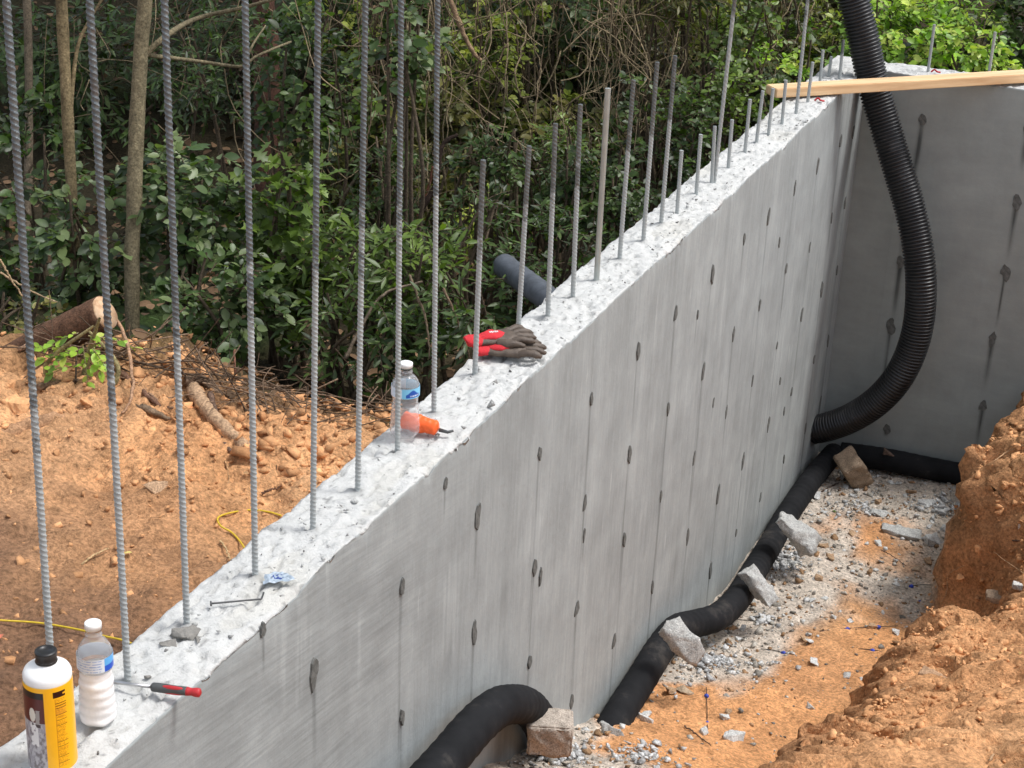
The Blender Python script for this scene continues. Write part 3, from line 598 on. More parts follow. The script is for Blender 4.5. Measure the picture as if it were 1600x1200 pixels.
# water bottles
def water_bottle(loc, H, label, filled, tilt=0, rz=0):
    root = empty('water_bottle', loc, label, 'water bottle'); s = .97 if filled else 1.07
    def rad(z):                       # z in 0..1 of height
        zs = [0, .012, .05, .12, .30, .46, .50, .56, .60, .735, .80, .86, .895, .90, .925, .93, .94, 1.0]
        rs = [.020, .0255, .0315, .0318, .0315, .0312, .0285, .0275, .0305, .0305, .0275, .0205, .0135, .0135, .0135, .0165, .0130, .0130]
        return np.interp(z, zs, rs)
    n = 120; z = np.linspace(0, .96, n); r = rad(z); ribs = sst(.06, .1, z) * (1 - sst(.50, .56, z)); r = r - .0012 * ribs * (.5 + .5 * np.sin(z * 2 * math.pi * 11))
    seg = 48; a = np.linspace(0, 2 * math.pi, seg, endpoint=False); Zg, Ag = np.meshgrid(z, a, indexing='ij'); Rg = r[:, None] * (1 - .05 * np.cos(Ag * 5) * sst(.10, .0, Zg)) + .0012 * np.sin(Ag * 2 + Zg * 9) * ribs[:, None]
    def mk(Rg, k0=0, k1=n):
        V = np.stack([Rg * np.cos(Ag), Rg * np.sin(Ag), Zg * H], -1)[k0:k1].reshape(-1, 3) * [s, s, 1]; m = k1 - k0
        i = np.arange(m - 1)[:, None] * seg; j = np.arange(seg)[None]; j2 = (j + 1) % seg
        F = np.stack([i + j, i + j2, i + seg + j2, i + seg + j], -1).reshape(-1, 4); return V, F
    k_ = int(n * .60) - 1 if filled else 0; mb = MB(); V, F = mk(Rg, k_); mb.add(V, F); V, F = mk(Rg - .0007, k_); mb.add(V, F[:, ::-1]); mb.build('bottle_shell', MAT['clear'], root, True)
    if filled:
        k = int(n * .60); V, F = mk(Rg, 0, k); V = np.concatenate([V, [[0, 0, z[k - 1] * H + .003]], [[0, 0, 0.001]]]); e = (k - 1) * seg; jj = np.arange(seg)
        F = np.concatenate([np.concatenate([F[:, :3], F[:, [0, 2, 3]]]), np.stack([e + jj, e + (jj + 1) % seg, jj * 0 + len(V) - 2], 1), np.stack([(jj + 1) % seg, jj, jj * 0 + len(V) - 1], 1)])
        fmesh('white_powder', V, F, MAT['slurry'], root, True)
    V, F = lathe([(0, .985 * H), (.0135 * s, .985 * H), (.0145 * s, .98 * H), (.0147 * s, .925 * H), (.0137 * s, .925 * H)], 40); V[:, 2] += .012
    fmesh('bottle_cap', V, F, MAT['white'], root, True)
    na, nz = 160, 40; a = np.linspace(0, 2 * math.pi, na); zz = np.linspace(.605, .742, nz) * H; A_, Z_ = np.meshgrid(a, zz, indexing='ij')
    av = math.atan2(CAM[1] - loc[1], CAM[0] - loc[0]); u = ((A_ - av + math.pi) % (2 * math.pi)) - math.pi; t = (Z_ - zz[0]) / (zz[-1] - zz[0])
    c = np.tile(np.array([.66, .78, .88]), (na, nz, 1)); c[(t < .12)] = (.70, .72, .80); g = vn(A_ * 26, t * 9, 3)
    if filled:
        c[:] = (.70, .77, .84); m = (u > -1.2) & (u < .35) & (np.abs(((t * 5) % 1) - .5) < .2) & (g > .35); c[m] = (.30, .42, .68)
        m = (u > .5) & (u < 1.5); c[m] = (.12, .42, .80); m = (u > .5) & (u < 1.5) & (t < .45); c[m] = (.02, .10, .55)
    else:
        m = (u > -.25); c[m] = (.22, .58, .82); m = (u > .05) & (u < 1.2) & (t < .35 + .5 * np.exp(-((u - .55) / .35) ** 2)) & (t > .10); c[m] = (.012, .09, .42)
        m = (u > .3) & (u < 1.1) & (t > .2) & (t < .35) & (vn(A_ * 60, t * 3, 8) > .45); c[m] = (.62, .70, .8)
    rl = .0312 * s; V = np.stack([rl * np.cos(A_), rl * np.sin(A_), Z_], -1).reshape(-1, 3); fmesh('bottle_label', V, grid_faces(na, nz), MAT['print'], root, True, c.reshape(-1, 3))
    return root
water_bottle((.002, .004, TZ), .184, 'clear water bottle filled with white powder next to the yellow labelled bottle', True)
p_ = onz(632, 682, 0); water_bottle((p_[0], p_[1], TZ), .174, 'clear empty water bottle with blue label beside the orange sleeve', False)
# screwdriver
a_ = np.array([-.045, .098, .014]); b_ = np.array([.127, .129, .022]); L_ = np.linalg.norm(b_ - a_); dx = (b_ - a_) / L_
root = empty('screwdriver', a_, 'red and grey handled screwdriver lying across the wall top, handle over the edge', 'screwdriver')
root.rotation_euler = Vector(dx.tolist()).to_track_quat('X', 'Z').to_euler()
V, F = tube([(0, 0, 0), (.085, 0, 0)], .0032, 12); mb = MB(); mb.add(V, F); mb.build('shaft', MAT['chrome'], root, True)
xs_ = np.linspace(.083, L_, 40); rr = np.interp(xs_, [.083, .086, .10, .13, .15, .158, .163, .168, L_ - .002, L_], [.005, .0082, .0085, .0075, .0080, .0066, .0078, .0082, .0078, .004])
k = 28; V, F = tube(np.stack([xs_[:k + 1], xs_[:k + 1] * 0, xs_[:k + 1] * 0], 1), rr[:k + 1], 24); mb = MB(); mb.add(V, F); mb.build('handle', MAT['greyp'], root, True)
V, F = tube(np.stack([xs_[k:], xs_[k:] * 0, xs_[k:] * 0], 1), rr[k:], 24); mb = MB(); mb.add(V, F); mb.build('handle_cap', MAT['redp'], root, True)
for s in (0, 2.1, 4.2):
    t = np.linspace(.10, .148, 12); V, F = tube(np.stack([t, np.sin(s - .5) * .0052 + t * 0, np.cos(s - .5) * .0052 + t * 0], 1), .0042 * np.sin(np.linspace(.25, math.pi - .2, 12)) ** .5, 10); mb = MB(); mb.add(V, F); mb.build('grip_inlay', MAT['redp'], root, True)
# orange sleeve
a_ = onz(627, 657, .022); b_ = onz(686, 668, .020); t = np.linspace(0, 1, 40)[:, None]; Pq = a_ + (b_ - a_) * t; Pq[:, 2] += .001 * np.sin(t[:, 0] * 9)
V, F = tube(Pq, np.interp(t[:, 0], [0, .06, .3, .6, .85, .96, 1], [.010, .020, .0215, .0200, .0170, .0165, .011]), 28)
V = V + (fbm(V[:, 0] * 35, V[:, 1] * 35 + V[:, 2] * 30, 4, 5, .6)[:, None] - .5) * .012; mb = MB(); mb.add(V, F); o = mb.build('plastic_sleeve', MAT['orange'], smooth=True); tag(o, 'crumpled bright orange plastic sleeve lying behind the clear empty bottle', 'plastic sleeve')
V, F = tube([b_ + [0, 0, -.006], b_ + [.02, .006, -.010], b_ + [.032, .012, -.006]], [.005, .004, .003], 8); mb = MB(); mb.add(V, F); mb.build('plug', MAT['greyp'], o, True)
# gloves
def glove(base, ang, label, flip, z0, curl):
    root = empty('work_glove', (base[0], base[1], z0), label, 'glove', 'pair of red and brown work gloves'); root.rotation_euler = (0, 0, ang)
    def lump(name, pts, rad, mat, sy=1, sz=.55, seg=20, n=24):
        P = smoothpath(pts, n); t_ = np.linspace(0, 1, n); R_ = np.interp(t_, np.linspace(0, 1, len(rad)), rad); V, F = tube(P * [1, 1 / sy, 1 / sz], R_, seg); V = V * [1, sy, sz]
        V = V + (fbm(V[:, 0] * 70, V[:, 1] * 70 + V[:, 2] * 40, 3, int(abs(base[0]) * 99) % 9)[:, None] - .5) * .005; mb = MB(); mb.add(V, F); return mb.build(name, mat, root, True)
    lump('cuff', [(-.085, 0, .014), (-.07, 0, .016), (-.048, 0, .016)], [.022, .028, .024], MAT['glove_red'], 1.1, .55)
    lump('palm', [(-.062, 0, .015), (-.03, 0, .016), (0, 0, .016), (.03, 0, .016), (.045, 0, .015)], [.022, .027, .033, .036, .026], MAT['glove_dark'], 1.15, .50)
    lump('knit_back', [(-.050, .002 * flip, .022), (-.015, -.002, .0275), (.018, -.002, .0265)], [.014, .026, .012], MAT['glove_red'], 1.05, .42)
    mb = MB()
    for q in range(5):                                   # small white print on the knit back
        V, F = box(-.024 + q * .005, -.005, .0385, .0035, .007 + .004 * (q % 2), .0012); mb.add(V, F)
    mb.build('white_print', MAT['white'], root)
    for k, (y0, y1, L) in enumerate([(-.030, -.050, .060), (-.011, -.019, .076), (.010, .016, .080), (.029, .050, .070)]):
        lump('finger', [(.025, y0, .016), (.025 + L * .5, (y0 + y1) / 2, .020 + curl), (.025 + L, y1, .015)], [.0095, .0100, .0092, .0102, .0098, .004], MAT['glove_dark'], 1, .9, 14, 20)
    lump('thumb', [(-.01, .028 * flip, .014), (.022, .05 * flip, .018), (.055, .058 * flip, .014)], [.012, .0135, .012, .005], MAT['glove_dark'], 1, .9, 14, 20)
    return root
g0 = onz(792, 552, .01); g1 = onz(777, 540, .02); dirg = onz(843, 540, .02) - onz(720, 545, .02); ag = math.atan2(dirg[1], dirg[0])
glove(g0, ag - .12, 'lower glove of the red and brown pair, its fingers fanned out under the upper one', 1, .004, .003)
glove(g1 + [.0, .0, 0], ag + .14, 'upper glove of the red and brown pair, red knit back with small white print', -1, .024, .004)
# mortar, nail, wrapper, scraps on the wall top
def ob_rock(px, py, s, mat, name, label, cat, surf=None, seed=1, z=0, amp=.12, parent=None, group=None, rz=0, tilt=(0, 0), sink=.3, col=None, P=None):
    V, F = rough_rock(*s, amp=amp, seed=seed); V = rot(V, tilt[0], tilt[1], rz)
    P = P if P is not None else (onz(px, py, z) if surf is None else onf(px, py, surf))
    V = V - [0, 0, V[:, 2].min()]; h = V[:, 2].max()
    c = np.tile(np.array(col if col is not None else (.5, .5, .48)), (len(V), 1)) * (.85 + .3 * fbm(V[:, 0] * 60, V[:, 1] * 60, 3, seed)[:, None])
    o = fmesh(name, V, F, mat, col=c); o.location = (float(P[0]), float(P[1]), float(P[2]) - h * sink); tag(o, label, cat, group); return o
ob_rock(290, 990, (.028, .022, .007), MAT['mortar'], 'mortar_lump', 'larger grey mortar lump at the foot of the third bar', 'mortar lump', seed=3)
ob_rock(262, 1007, (.016, .009, .005), MAT['mortar'], 'mortar_lump', 'small flat mortar lump beside the larger one near the third bar', 'mortar lump', seed=4, rz=.6)
ob_rock(308, 1002, (.012, .008, .004), MAT['mortar'], 'mortar_lump', 'smallest mortar lump, right of the larger one near the third bar', 'mortar lump', seed=6, rz=1.6)
ob_rock(231, 1058, (.006, .006, .004), MAT['mortar'], 'pebble', 'small grey pebble above the screwdriver shaft', 'pebble', seed=5)
a_ = onz(330, 943, .008); b_ = onz(408, 936, .008); c_ = onz(412, 926, .010)
root = empty('bent_nail', a_, 'long dark bent nail lying on the wall top beside the blue wrapper', 'nail')
V, F = tube(smoothpath([a_ - a_, (b_ - a_) * .5, (b_ - a_) * .93, b_ - a_, c_ - a_], 24), .0019, 8); mb = MB(); mb.add(V, F); mb.build('shank', MAT['nail'], root, True)
dn_ = (b_ - a_) / np.linalg.norm(b_ - a_); V, F = tube([-dn_ * .002, dn_ * .001], .0052, 12); mb = MB(); mb.add(V, F); mb.build('nail_head', MAT['nail'], root)
P = onz(433, 908, .0)
n = 26; U_, W_ = np.meshgrid(np.linspace(-1, 1, n), np.linspace(-1, 1, n), indexing='ij'); hx = .026 * U_ * (1 - .25 * W_) + .006 * (fbm(U_ * 2, W_ * 2, 2, 3) - .5); hy = .018 * W_ + .008 * (fbm(U_ * 2 + 5, W_ * 2, 2, 4) - .5)
hz = .006 + .018 * np.abs(fbm(U_ * 2.5, W_ * 2.5, 3, 9) - .45) * 2 * (1 - .6 * np.maximum(np.abs(U_), np.abs(W_)))
cw = np.tile(np.array([.30, .36, .42]), (n, n, 1)); cw[(np.hypot(U_ - .1, W_ - .1) < .5) & (fbm(U_ * 4, W_ * 4, 2, 1) > .4)] = (.02, .05, .22)
o = fmesh('crumpled_wrapper', np.stack([hx, hy, hz], -1).reshape(-1, 3), grid_faces(n, n), MAT['print'], smooth=False, col=cw.reshape(-1, 3)); o.location = P.tolist(); o.rotation_euler = (0, 0, .8); tag(o, 'crumpled blue and clear wrapper on the wall top right of the bent nail', 'wrapper')
for i, (px, py, lab, yy) in enumerate([(1280, 158, 'red plastic scrap on the long wall top just in front of the pine board', None), (1463, 105, 'red plastic scrap on the far wall top beside its left bar', 5.84)]):
    P = onz(px, py, .006) if yy is None else ony(px, py, yy); P[2] = .006; V, F = tube(smoothpath([(-.02, 0, 0), (-.008, .008, .01), (.006, -.006, .006), (.02, .004, .002)], 14), .004, 7); mb = MB(); mb.add(V, F); o = mb.build('plastic_scrap', MAT['redp'], smooth=True); o.location = P.tolist(); tag(o, lab, 'plastic scrap')
# loose crumbs on the wall top
def scatter(name, pos, size, mat, cols, parent=None, flat=.6, seed=0, label=None, cat=None, rot3=True):
    rs = np.random.RandomState(seed); tmpl = [rock(5, 1, 1, 1, .6, rs) for _ in range(8)]; mb = MB()
    for i, P in enumerate(pos):
        V, F = tmpl[i % 8]; s = size[i]; V = V * [s * rs.uniform(.6, 1.5), s * rs.uniform(.6, 1.2), s * flat * rs.uniform(.6, 1.3)]
        V = rot(V, rs.uniform(-.5, .5), rs.uniform(-.5, .5), rs.uniform(0, 6.28)) + P; mb.add(V, F, cols[i])
    o = mb.build(name, mat, parent); tag(o, label, cat, kind='stuff'); return o
rs = np.random.RandomState(12); n = 420; yy = rs.uniform(-.15, 5.7, n) ** 1.0; pos = np.stack([rs.uniform(-.095, .072, n), yy, rs.uniform(-.002, .004, n)], 1)
sz = rs.gamma(2, .0013, n) + .0012; cc_ = np.where(rs.rand(n, 1) < .25, [[.25, .245, .23]], [[.5, .5, .48]]) * rs.uniform(.7, 1.1, (n, 1))
scatter('concrete_crumbs', pos, sz, MAT['stone'], cc_, wL, seed=1)

# ------------------------------------------------------------------ trench: blocks, chunks, rubble
CG = (.43, .43, .41)
def block(px, py, dims, rz, label, surf, col, name='stone_block', P=None, tilt=(0, 0), sink=.02, seed=2, cat='stone block'):
    bm = bmesh.new(); bmesh.ops.create_cube(bm, size=1); bmesh.ops.scale(bm, vec=dims, verts=bm.verts); bmesh.ops.bevel(bm, geom=bm.edges[:], offset=.005, segments=2, affect='EDGES')
    bmesh.ops.triangulate(bm, faces=bm.faces[:])
    for _ in range(5):
        ed = [e for e in bm.edges if e.calc_length() > .012]
        if ed: bmesh.ops.subdivide_edges(bm, edges=ed, cuts=1); bmesh.ops.triangulate(bm, faces=bm.faces[:])
    bm.normal_update(); bm.verts.index_update(); V = np.array([v.co[:] for v in bm.verts]); N_ = np.array([v.normal[:] for v in bm.verts]); F = np.array([[v.index for v in f.verts] for f in bm.faces]); bm.free()
    d = fbm(V[:, 0] * 30 + V[:, 2] * 22, V[:, 1] * 30 - V[:, 2] * 17, 4, seed, .6) - .5; V = V + N_ * (d * .020)[:, None]; V = rot(V, tilt[0], tilt[1], rz)
    V[:, 2] -= V[:, 2].min(); c = np.array(col)[None] * (.75 + .5 * fbm(V[:, 0] * 25, V[:, 1] * 25 + V[:, 2] * 20, 4, seed + 2))[:, None]
    P = onf(px, py, surf) if P is None else np.array(P); o = fmesh(name, V, F, MAT['stone'], col=c); o.location = (P[0], P[1], P[2] - sink); tag(o, label, cat); return o
block(0, 0, (.120, .10, .095), .35, 'pinkish rough stone block by the arching drain pipe', Bk, (.42, .36, .30), P=(.215, 1.70, -1.035), seed=2)
block(0, 0, (.10, .13, .17), .55, 'tan block propped under the bend of the corrugated pipe', Bk, (.33, .245, .17), P=(.31, 5.47, -1.93), tilt=(.30, -.62), seed=6, sink=0)
chunks = [(1068, 1000, (.085, .042, .034), (.35, .52), -.1, 'pale concrete slab chunk leaning over the bend of the drain pipe', 'L', .25, 11),
          (1187, 915, (.088, .042, .034), (.5, .85), 0.0, 'long concrete chunk leaning on the drain pipe, middle one of three', 'L', .25, 12),
          (1247, 832, (.105, .058, .052), (.6, .60), 0.1, 'bulky pale concrete chunk on the drain pipe, nearest the far corner', 'L', .2, 13),
          (1410, 836, (.098, .048, .016), (0, .04), 0.1, 'flat smooth concrete slab lying in the middle of the trench floor', 'F', .1, 14),
          (1457, 847, (.050, .040, .020), (0, .1), 0.7, 'white broken concrete piece at the right end of the flat slab', 'F', .2, 15),
          (1376, 808, (.060, .038, .013), (0, .25), .3, 'thin tilted concrete flake left of and behind the flat slab', 'F', .2, 16),
          (1370, 822, (.03, .022, .009), (0, .1), .9, 'small concrete flake between the thin flake and the flat slab', 'F', .2, 17),
          (1478, 756, (.032, .022, .010), (0, .2), .9, 'concrete flake on the grey gravel well behind the flat slab', 'F', .2, 18),
          (1493, 768, (.028, .018, .009), (.3, .1), .2, 'dark-sided concrete flake next to the bank behind the flat slab', 'F', .2, 19),
          (1448, 790, (.045, .035, .018), (.2, .1), .2, 'grey and white broken concrete lump close to the cut bank', 'F', .3, 20),
          (1472, 800, (.05, .03, .016), (0, .1), 1.2, 'crumbling white concrete heap against the cut bank', 'F', .3, 21),
          (957, 1150, (.040, .030, .026), (0, .1), .5, 'grey rubble lump against the near end of the long drain pipe', 'F', .3, 22),
          (1068, 1086, (.036, .026, .014), (.1, .3), .9, 'tan stone lying right of the leaning slab chunk', 'F', .2, 23),
          (1143, 1160, (.038, .028, .020), (.1, .1), .2, 'white concrete lump near the bottom of the trench floor', 'F', .2, 24),
          (1266, 1108, (.020, .018, .014), (.2, .1), .2, 'small white stone on the orange soil by the foot of the near bank', 'F', .2, 25),
          (1262, 1153, (.026, .018, .007), (0, 0), .3, 'flat brown stone on the orange soil by the foot of the near bank', 'F', .3, 26),
          (1173, 945, (.022, .018, .014), (0, 0), .3, 'small grey lump below the middle leaning chunk', 'F', .2, 27),
          (1230, 878, (.05, .035, .014), (0, 0), .3, 'crumbled pale concrete just below the bulky chunk', 'F', .4, 28),
          (1430, 893, (.020, .018, .016), (0, 0), .3, 'tan stone on the trench floor near the notch in the bank', 'F', .3, 29),
          (1388, 890, (.016, .014, .010), (0, 0), .3, 'small pale stone left of the tan stone near the notch', 'F', .3, 30),
          (1353, 655, (.030, .022, .016), (0, 0), .3, 'brown rock wedged behind the corrugated pipe on the far wall drain', 'X', .3, 31)]
for (px, py, s, tl, rz, lab, wh, sk, sd_) in chunks:
    col = CG if 'tan' not in lab and 'brown' not in lab else ((.42, .32, .22) if 'tan' in lab else (.13, .09, .07)); 
    if 'white' in lab: col = (.58, .58, .56)
    if wh == 'L': P = onx(px, py, .27 if px < 1100 else .30)
    elif wh == 'X': P = np.array([.43, 5.66, -1.79])
    else: P = onf(px, py, Bk)
    if wh == 'L':
        V, F = rough_rock(*s, amp=.16, seed=sd_, n=16); V = rot(V, *tl, rz); c = np.tile(np.array(col), (len(V), 1)) * (.85 + .3 * fbm(V[:, 0] * 60, V[:, 1] * 60, 3, 3)[:, None])
        o = fmesh('concrete_chunk', V, F, MAT['stone'], col=c); o.location = P.tolist(); tag(o, lab, 'concrete chunk')
    else:
        nm = 'concrete_chunk' if 'concrete' in lab else 'stone'
        ob_rock(px, py, s, MAT['stone'], nm, lab, 'concrete chunk' if nm[0] == 'c' else 'stone', P=P, seed=sd_, tilt=tl, rz=rz, sink=sk, col=col)
# stones and slabs in the bank
for (px, py, s, lab, sd_, col) in [(1462, 1060, (.055, .03, .016), 'flat grey-edged slab bedded in the near bank top', 41, (.40, .25, .15)), (1562, 940, (.06, .035, .018), 'flat grey slab bedded at the foot of the dark soil cut', 42, (.36, .26, .18)),
        (1590, 920, (.022, .018, .014), 'white stone on top of the slab at the right edge', 43, (.6, .58, .54)), (1518, 1064, (.018, .010, .006), 'white chip right of the slab in the near bank', 44, (.6, .58, .52)),
        (1540, 1112, (.016, .010, .008), 'white stone low in the near bank', 45, (.5, .46, .40)), (1491, 1000, (.008, .008, .006), 'small white pebble on the crest of the near bank', 46, (.6, .58, .54)),
        (1596, 826, (.016, .014, .012), 'pale stone in the upper bank at the right edge', 47, (.55, .48, .42)), (1590, 845, (.02, .012, .008), 'dark stone in the upper bank under the pale one', 48, (.10, .06, .045))]:
    ob_rock(px, py, s, MAT['stone'], 'stone', lab, 'stone', surf=Bk, seed=sd_, col=col, sink=.15)
# loose rubble and clods
rs = np.random.RandomState(31)
def fz(x, y): return Bk(x, y) + clods(x, y, 2) * .5
n = 4600; yq = rs.uniform(1.6, 5.76, n); xq = rs.uniform(.09, .86, n)
dens = fbm(xq * 2.3, yq * 1.6, 4, 91) + .28 * sst(4.6, 5.4, yq) + .16 * sst(.4, .1, xq); keep = rs.rand(n) < sst(.45, .75, dens) * .95 + .08; xq, yq = xq[keep], yq[keep]
n = len(xq); sz = rs.gamma(1.6, .0034, n) + .0022; sz = np.minimum(sz, .022); cc_ = np.array([.40, .37, .32])[None] * rs.uniform(.45, 1.5, (n, 1)); tn = rs.rand(n) < .35; cc_[tn] = np.array([.36, .22, .12]) * rs.uniform(.7, 1.3, (tn.sum(), 1)); wt = rs.rand(n) < .16; cc_[wt] = (.62, .62, .60)
scatter('gravel', np.stack([xq, yq, fz(xq, yq) + sz * .25], 1), sz, MAT['stone'], cc_, seed=2, label='loose grey and tan rubble strewn over the trench floor', cat='gravel')
hp = []
for (px, py, r_x, m_) in [(1110, 1040, .10, 420), (1225, 885, .10, 330), (870, 1185, .08, 300), (1465, 795, .09, 260), (1345, 800, .09, 160), (1000, 1185, .10, 200), (1195, 975, .06, 90)]:
    P = onf(px, py, Bk)
    for _ in range(m_): q = P[:2] + rs.standard_t(3, 2) * r_x * .5 * [.8, 1.3]; hp.append((q[0], q[1]))
hp = np.array(hp); hp = hp[(hp[:, 0] > .09) & (hp[:, 1] < 5.75)]; n = len(hp); sz = rs.gamma(1.1, .0048, n) + .002; sz = np.minimum(sz, .02)
scatter('rubble', np.stack([hp[:, 0], hp[:, 1], fz(hp[:, 0], hp[:, 1]) + .004 + sz * .3], 1), sz, MAT['stone'], np.array([.56, .56, .55])[None] * rs.uniform(.6, 1.25, (n, 1)), seed=3, label='small piles of pale grey concrete rubble beside the drain pipe', cat='rubble')
n = 4200; yq = rs.uniform(1.5, 5.75, n); xq = XB(yq) + rs.gamma(2, .16, n) - .03; zq = Bk(xq, yq) + clods(xq, yq, 2) * .85 + np.abs(fbm(xq * 3.1 + Bk(xq, yq) * 2, yq * 3.1, 3, 87) - .5) * -.10 + .02 + ledges(xq, yq)
steep = (xq < XB(yq) + .2); sz = rs.gamma(1.1, .004, n) + .002; sz = np.minimum(sz, .026); cc_ = soilcol(xq, yq, 1) * rs.uniform(.75, 1.3, (n, 1))
scatter('soil_clods', np.stack([xq, yq, zq], 1), sz, MAT['clod'], cc_, seed=4, label='loose orange soil clods covering the cut bank', cat='soil clods', flat=.8)
n = 6200; xq = -.12 - rs.gamma(2, .55, n); yq = rs.uniform(-.2, 3.2, n); k = (xq > -3.2) & (rs.rand(n) < .22 + .78 * sst(1.2, 2.1, yq)); xq, yq = xq[k], yq[k]; n = len(xq)
tt = yq - RL(xq); sz = np.minimum(rs.gamma(1.4, .004, n) + .0025, .03); sz *= 1 + .5 * (np.abs(tt) < .4)
zq = Gf(xq, yq) + clods(xq, yq) * (.6 + 1.0 * sst(.9, 2.0, yq)); cc_ = soilcol(xq, yq, 1) * rs.uniform(.7, 1.3, (n, 1)); dk = tt > .3; cc_[dk] *= .45
scatter('soil_clods', np.stack([xq, yq, zq], 1), sz, MAT['clod'], cc_, seed=5, label='loose orange soil clods on the bare earth behind the wall', cat='soil clods', flat=.8)
# mid-sized pale fragments, each its own object
k_ = 0
while k_ < 60:
    xq, yq = rs.uniform(.16, .82), rs.uniform(2.5, 5.6)
    if rs.rand() > .25 + .75 * float(sst(4.0, 4.8, yq)): continue
    s_ = rs.uniform(.012, .028); tn_ = rs.rand() < .25
    ob_rock(0, 0, (s_, s_ * .75, s_ * rs.uniform(.22, .6)), MAT['stone'], 'concrete_fragment' if not tn_ else 'stone', 'small pale concrete fragment among the rubble of the trench floor' if not tn_ else 'small tan stone among the rubble of the trench floor', 'concrete fragment' if not tn_ else 'stone', P=np.array([xq, yq, float(fz(xq, yq))]), seed=300 + k_, col=(.58, .58, .56) if not tn_ else (.42, .28, .17), sink=.15, rz=rs.uniform(0, 6), tilt=(rs.uniform(-.3, .3), rs.uniform(-.3, .3)), group='concrete fragments scattered over the trench floor' if not tn_ else 'tan stones scattered over the trench floor'); k_ += 1
# larger clods one by one
def Gd(x, y): return Gf(x, y) + clods(x, y) * .9
big = [(30, 640, .07), (85, 650, .045), (140, 628, .05), (215, 610, .04), (260, 600, .05), (430, 665, .06), (470, 660, .055), (500, 672, .035), (455, 735, .05), (510, 735, .04), (300, 588, .035), (20, 605, .05), (350, 680, .035), (540, 640, .03), (405, 715, .03), (520, 690, .07), (560, 665, .05), (400, 650, .06), (480, 700, .045), (120, 600, .06), (60, 590, .05)]
for i, (px, py, s) in enumerate(big):
    P = onf(px, py, Gd); c0 = soilcol(np.array([P[0]]), np.array([P[1]]), 1)[0] * 1.1
    ob_rock(px, py, (s * .62, s * .45, s * .36), MAT['clod'], 'soil_clod', 'fist-sized orange soil clod near the crest of the bare earth mound', 'soil clod', P=P, seed=50 + i, group='large soil clods on the mound crest', col=c0, sink=.3, amp=.2, rz=i)
ob_rock(243, 765, (.030, .022, .018), MAT['stone'], 'stone', 'single pale stone on the smooth orange slope between the second and third bars', 'stone', surf=Gd, seed=70, col=(.55, .36, .22), sink=.35)
big2 = [(1500, 905, .03), (1530, 860, .035), (1570, 760, .035), (1560, 800, .03), (1590, 700, .03), (1395, 1120, .03), (1440, 1150, .035), (1510, 1150, .028), (1570, 1080, .03), (1470, 1180, .035), (1350, 1160, .03), (1420, 1080, .025), (1540, 1010, .022), (1590, 1140, .028), (1450, 1010, .025)]
for i, (px, py, s) in enumerate(big2):
    P = onf(px, py, Bk); c0 = soilcol(np.array([P[0]]), np.array([P[1]]), 1)[0] * 1.15
    ob_rock(px, py, (s * .62, s * .5, s * .4), MAT['clod'], 'soil_clod', 'orange soil clod on the cut bank at the right of the trench', 'soil clod', P=P, seed=80 + i, group='large soil clods on the cut bank', col=c0, sink=.2, amp=.2, rz=i)
# form ties: bent wire with blue plastic cones
def form_tie(p0, p1, cones, label, surf=Bk, lift=.012):
    a = onf(*p0, surf) + [0, 0, lift]; b = onf(*p1, surf) + [0, 0, lift]; root = empty('form_tie', a, label, 'form tie', 'broken form ties lying on the trench floor')
    mid = (b - a) * .5 + [0, 0, .004]; P = smoothpath([a - a, mid, b - a], 12); V, F = tube(P, .0016, 6); mb = MB(); mb.add(V, F); mb.build('wire', MAT['wire'], root, True)
    d = (b - a) / np.linalg.norm(b - a)
    for t in cones:
        q = (b - a) * t; V, F = tube([q - d * .010, q, q + d * .003, q + d * .009], [.0045, .0085, .0085, .005], 12); mb = MB(); mb.add(V, F); mb.build('cone', MAT['blue'], root, True)
form_tie((1280, 990), (1402, 982), [.35, .75], 'wire form tie with two blue cones lying by the crest of the near bank')
form_tie((1188, 1018), (1230, 1026), [.85], 'short wire form tie with one blue cone in mid trench')
form_tie((1150, 972), (1212, 980), [.8], 'wire form tie with one blue cone below the middle leaning chunk')
form_tie((1103, 1078), (1105, 1152), [.2, .78], 'wire form tie with two blue cones pointing towards the camera')
form_tie((1420, 920), (1455, 918), [.1], 'wire form tie with blue cone by the notch in the bank')
form_tie((1340, 1018), (1385, 1024), [.5], 'wire form tie half hidden by the near bank')
for i, (px, py, s, lab) in enumerate([(912, 1180, .012, 'blue plastic bit on the rubble right of the pinkish block'), (1332, 770, .014, 'largest blue plastic bit on the gravel near the far corner'), (1310, 738, .008, 'blue plastic bit just below the tan block'), (1500, 775, .010, 'blue plastic bit against the cut bank'), (1355, 1048, .009, 'blue plastic bit at the foot of the near bank'), (1232, 1168, .008, 'blue plastic bit on the orange soil at the bottom'), (1180, 1153, .008, 'blue plastic bit right of the white lump'), (1392, 768, .008, 'blue plastic bit in the middle of the far gravel'), (1437, 940, .007, 'blue plastic bit on the floor in the notch of the bank')]):
    V, F = rock(6, s, s * .8, s * .6); P = onf(px, py, Bk); o = fmesh('plastic_bit', V, F, MAT['blue']); o.location = (P[0], P[1], P[2] + s * .4); tag(o, lab, 'plastic bit', 'blue plastic bits on the trench floor')

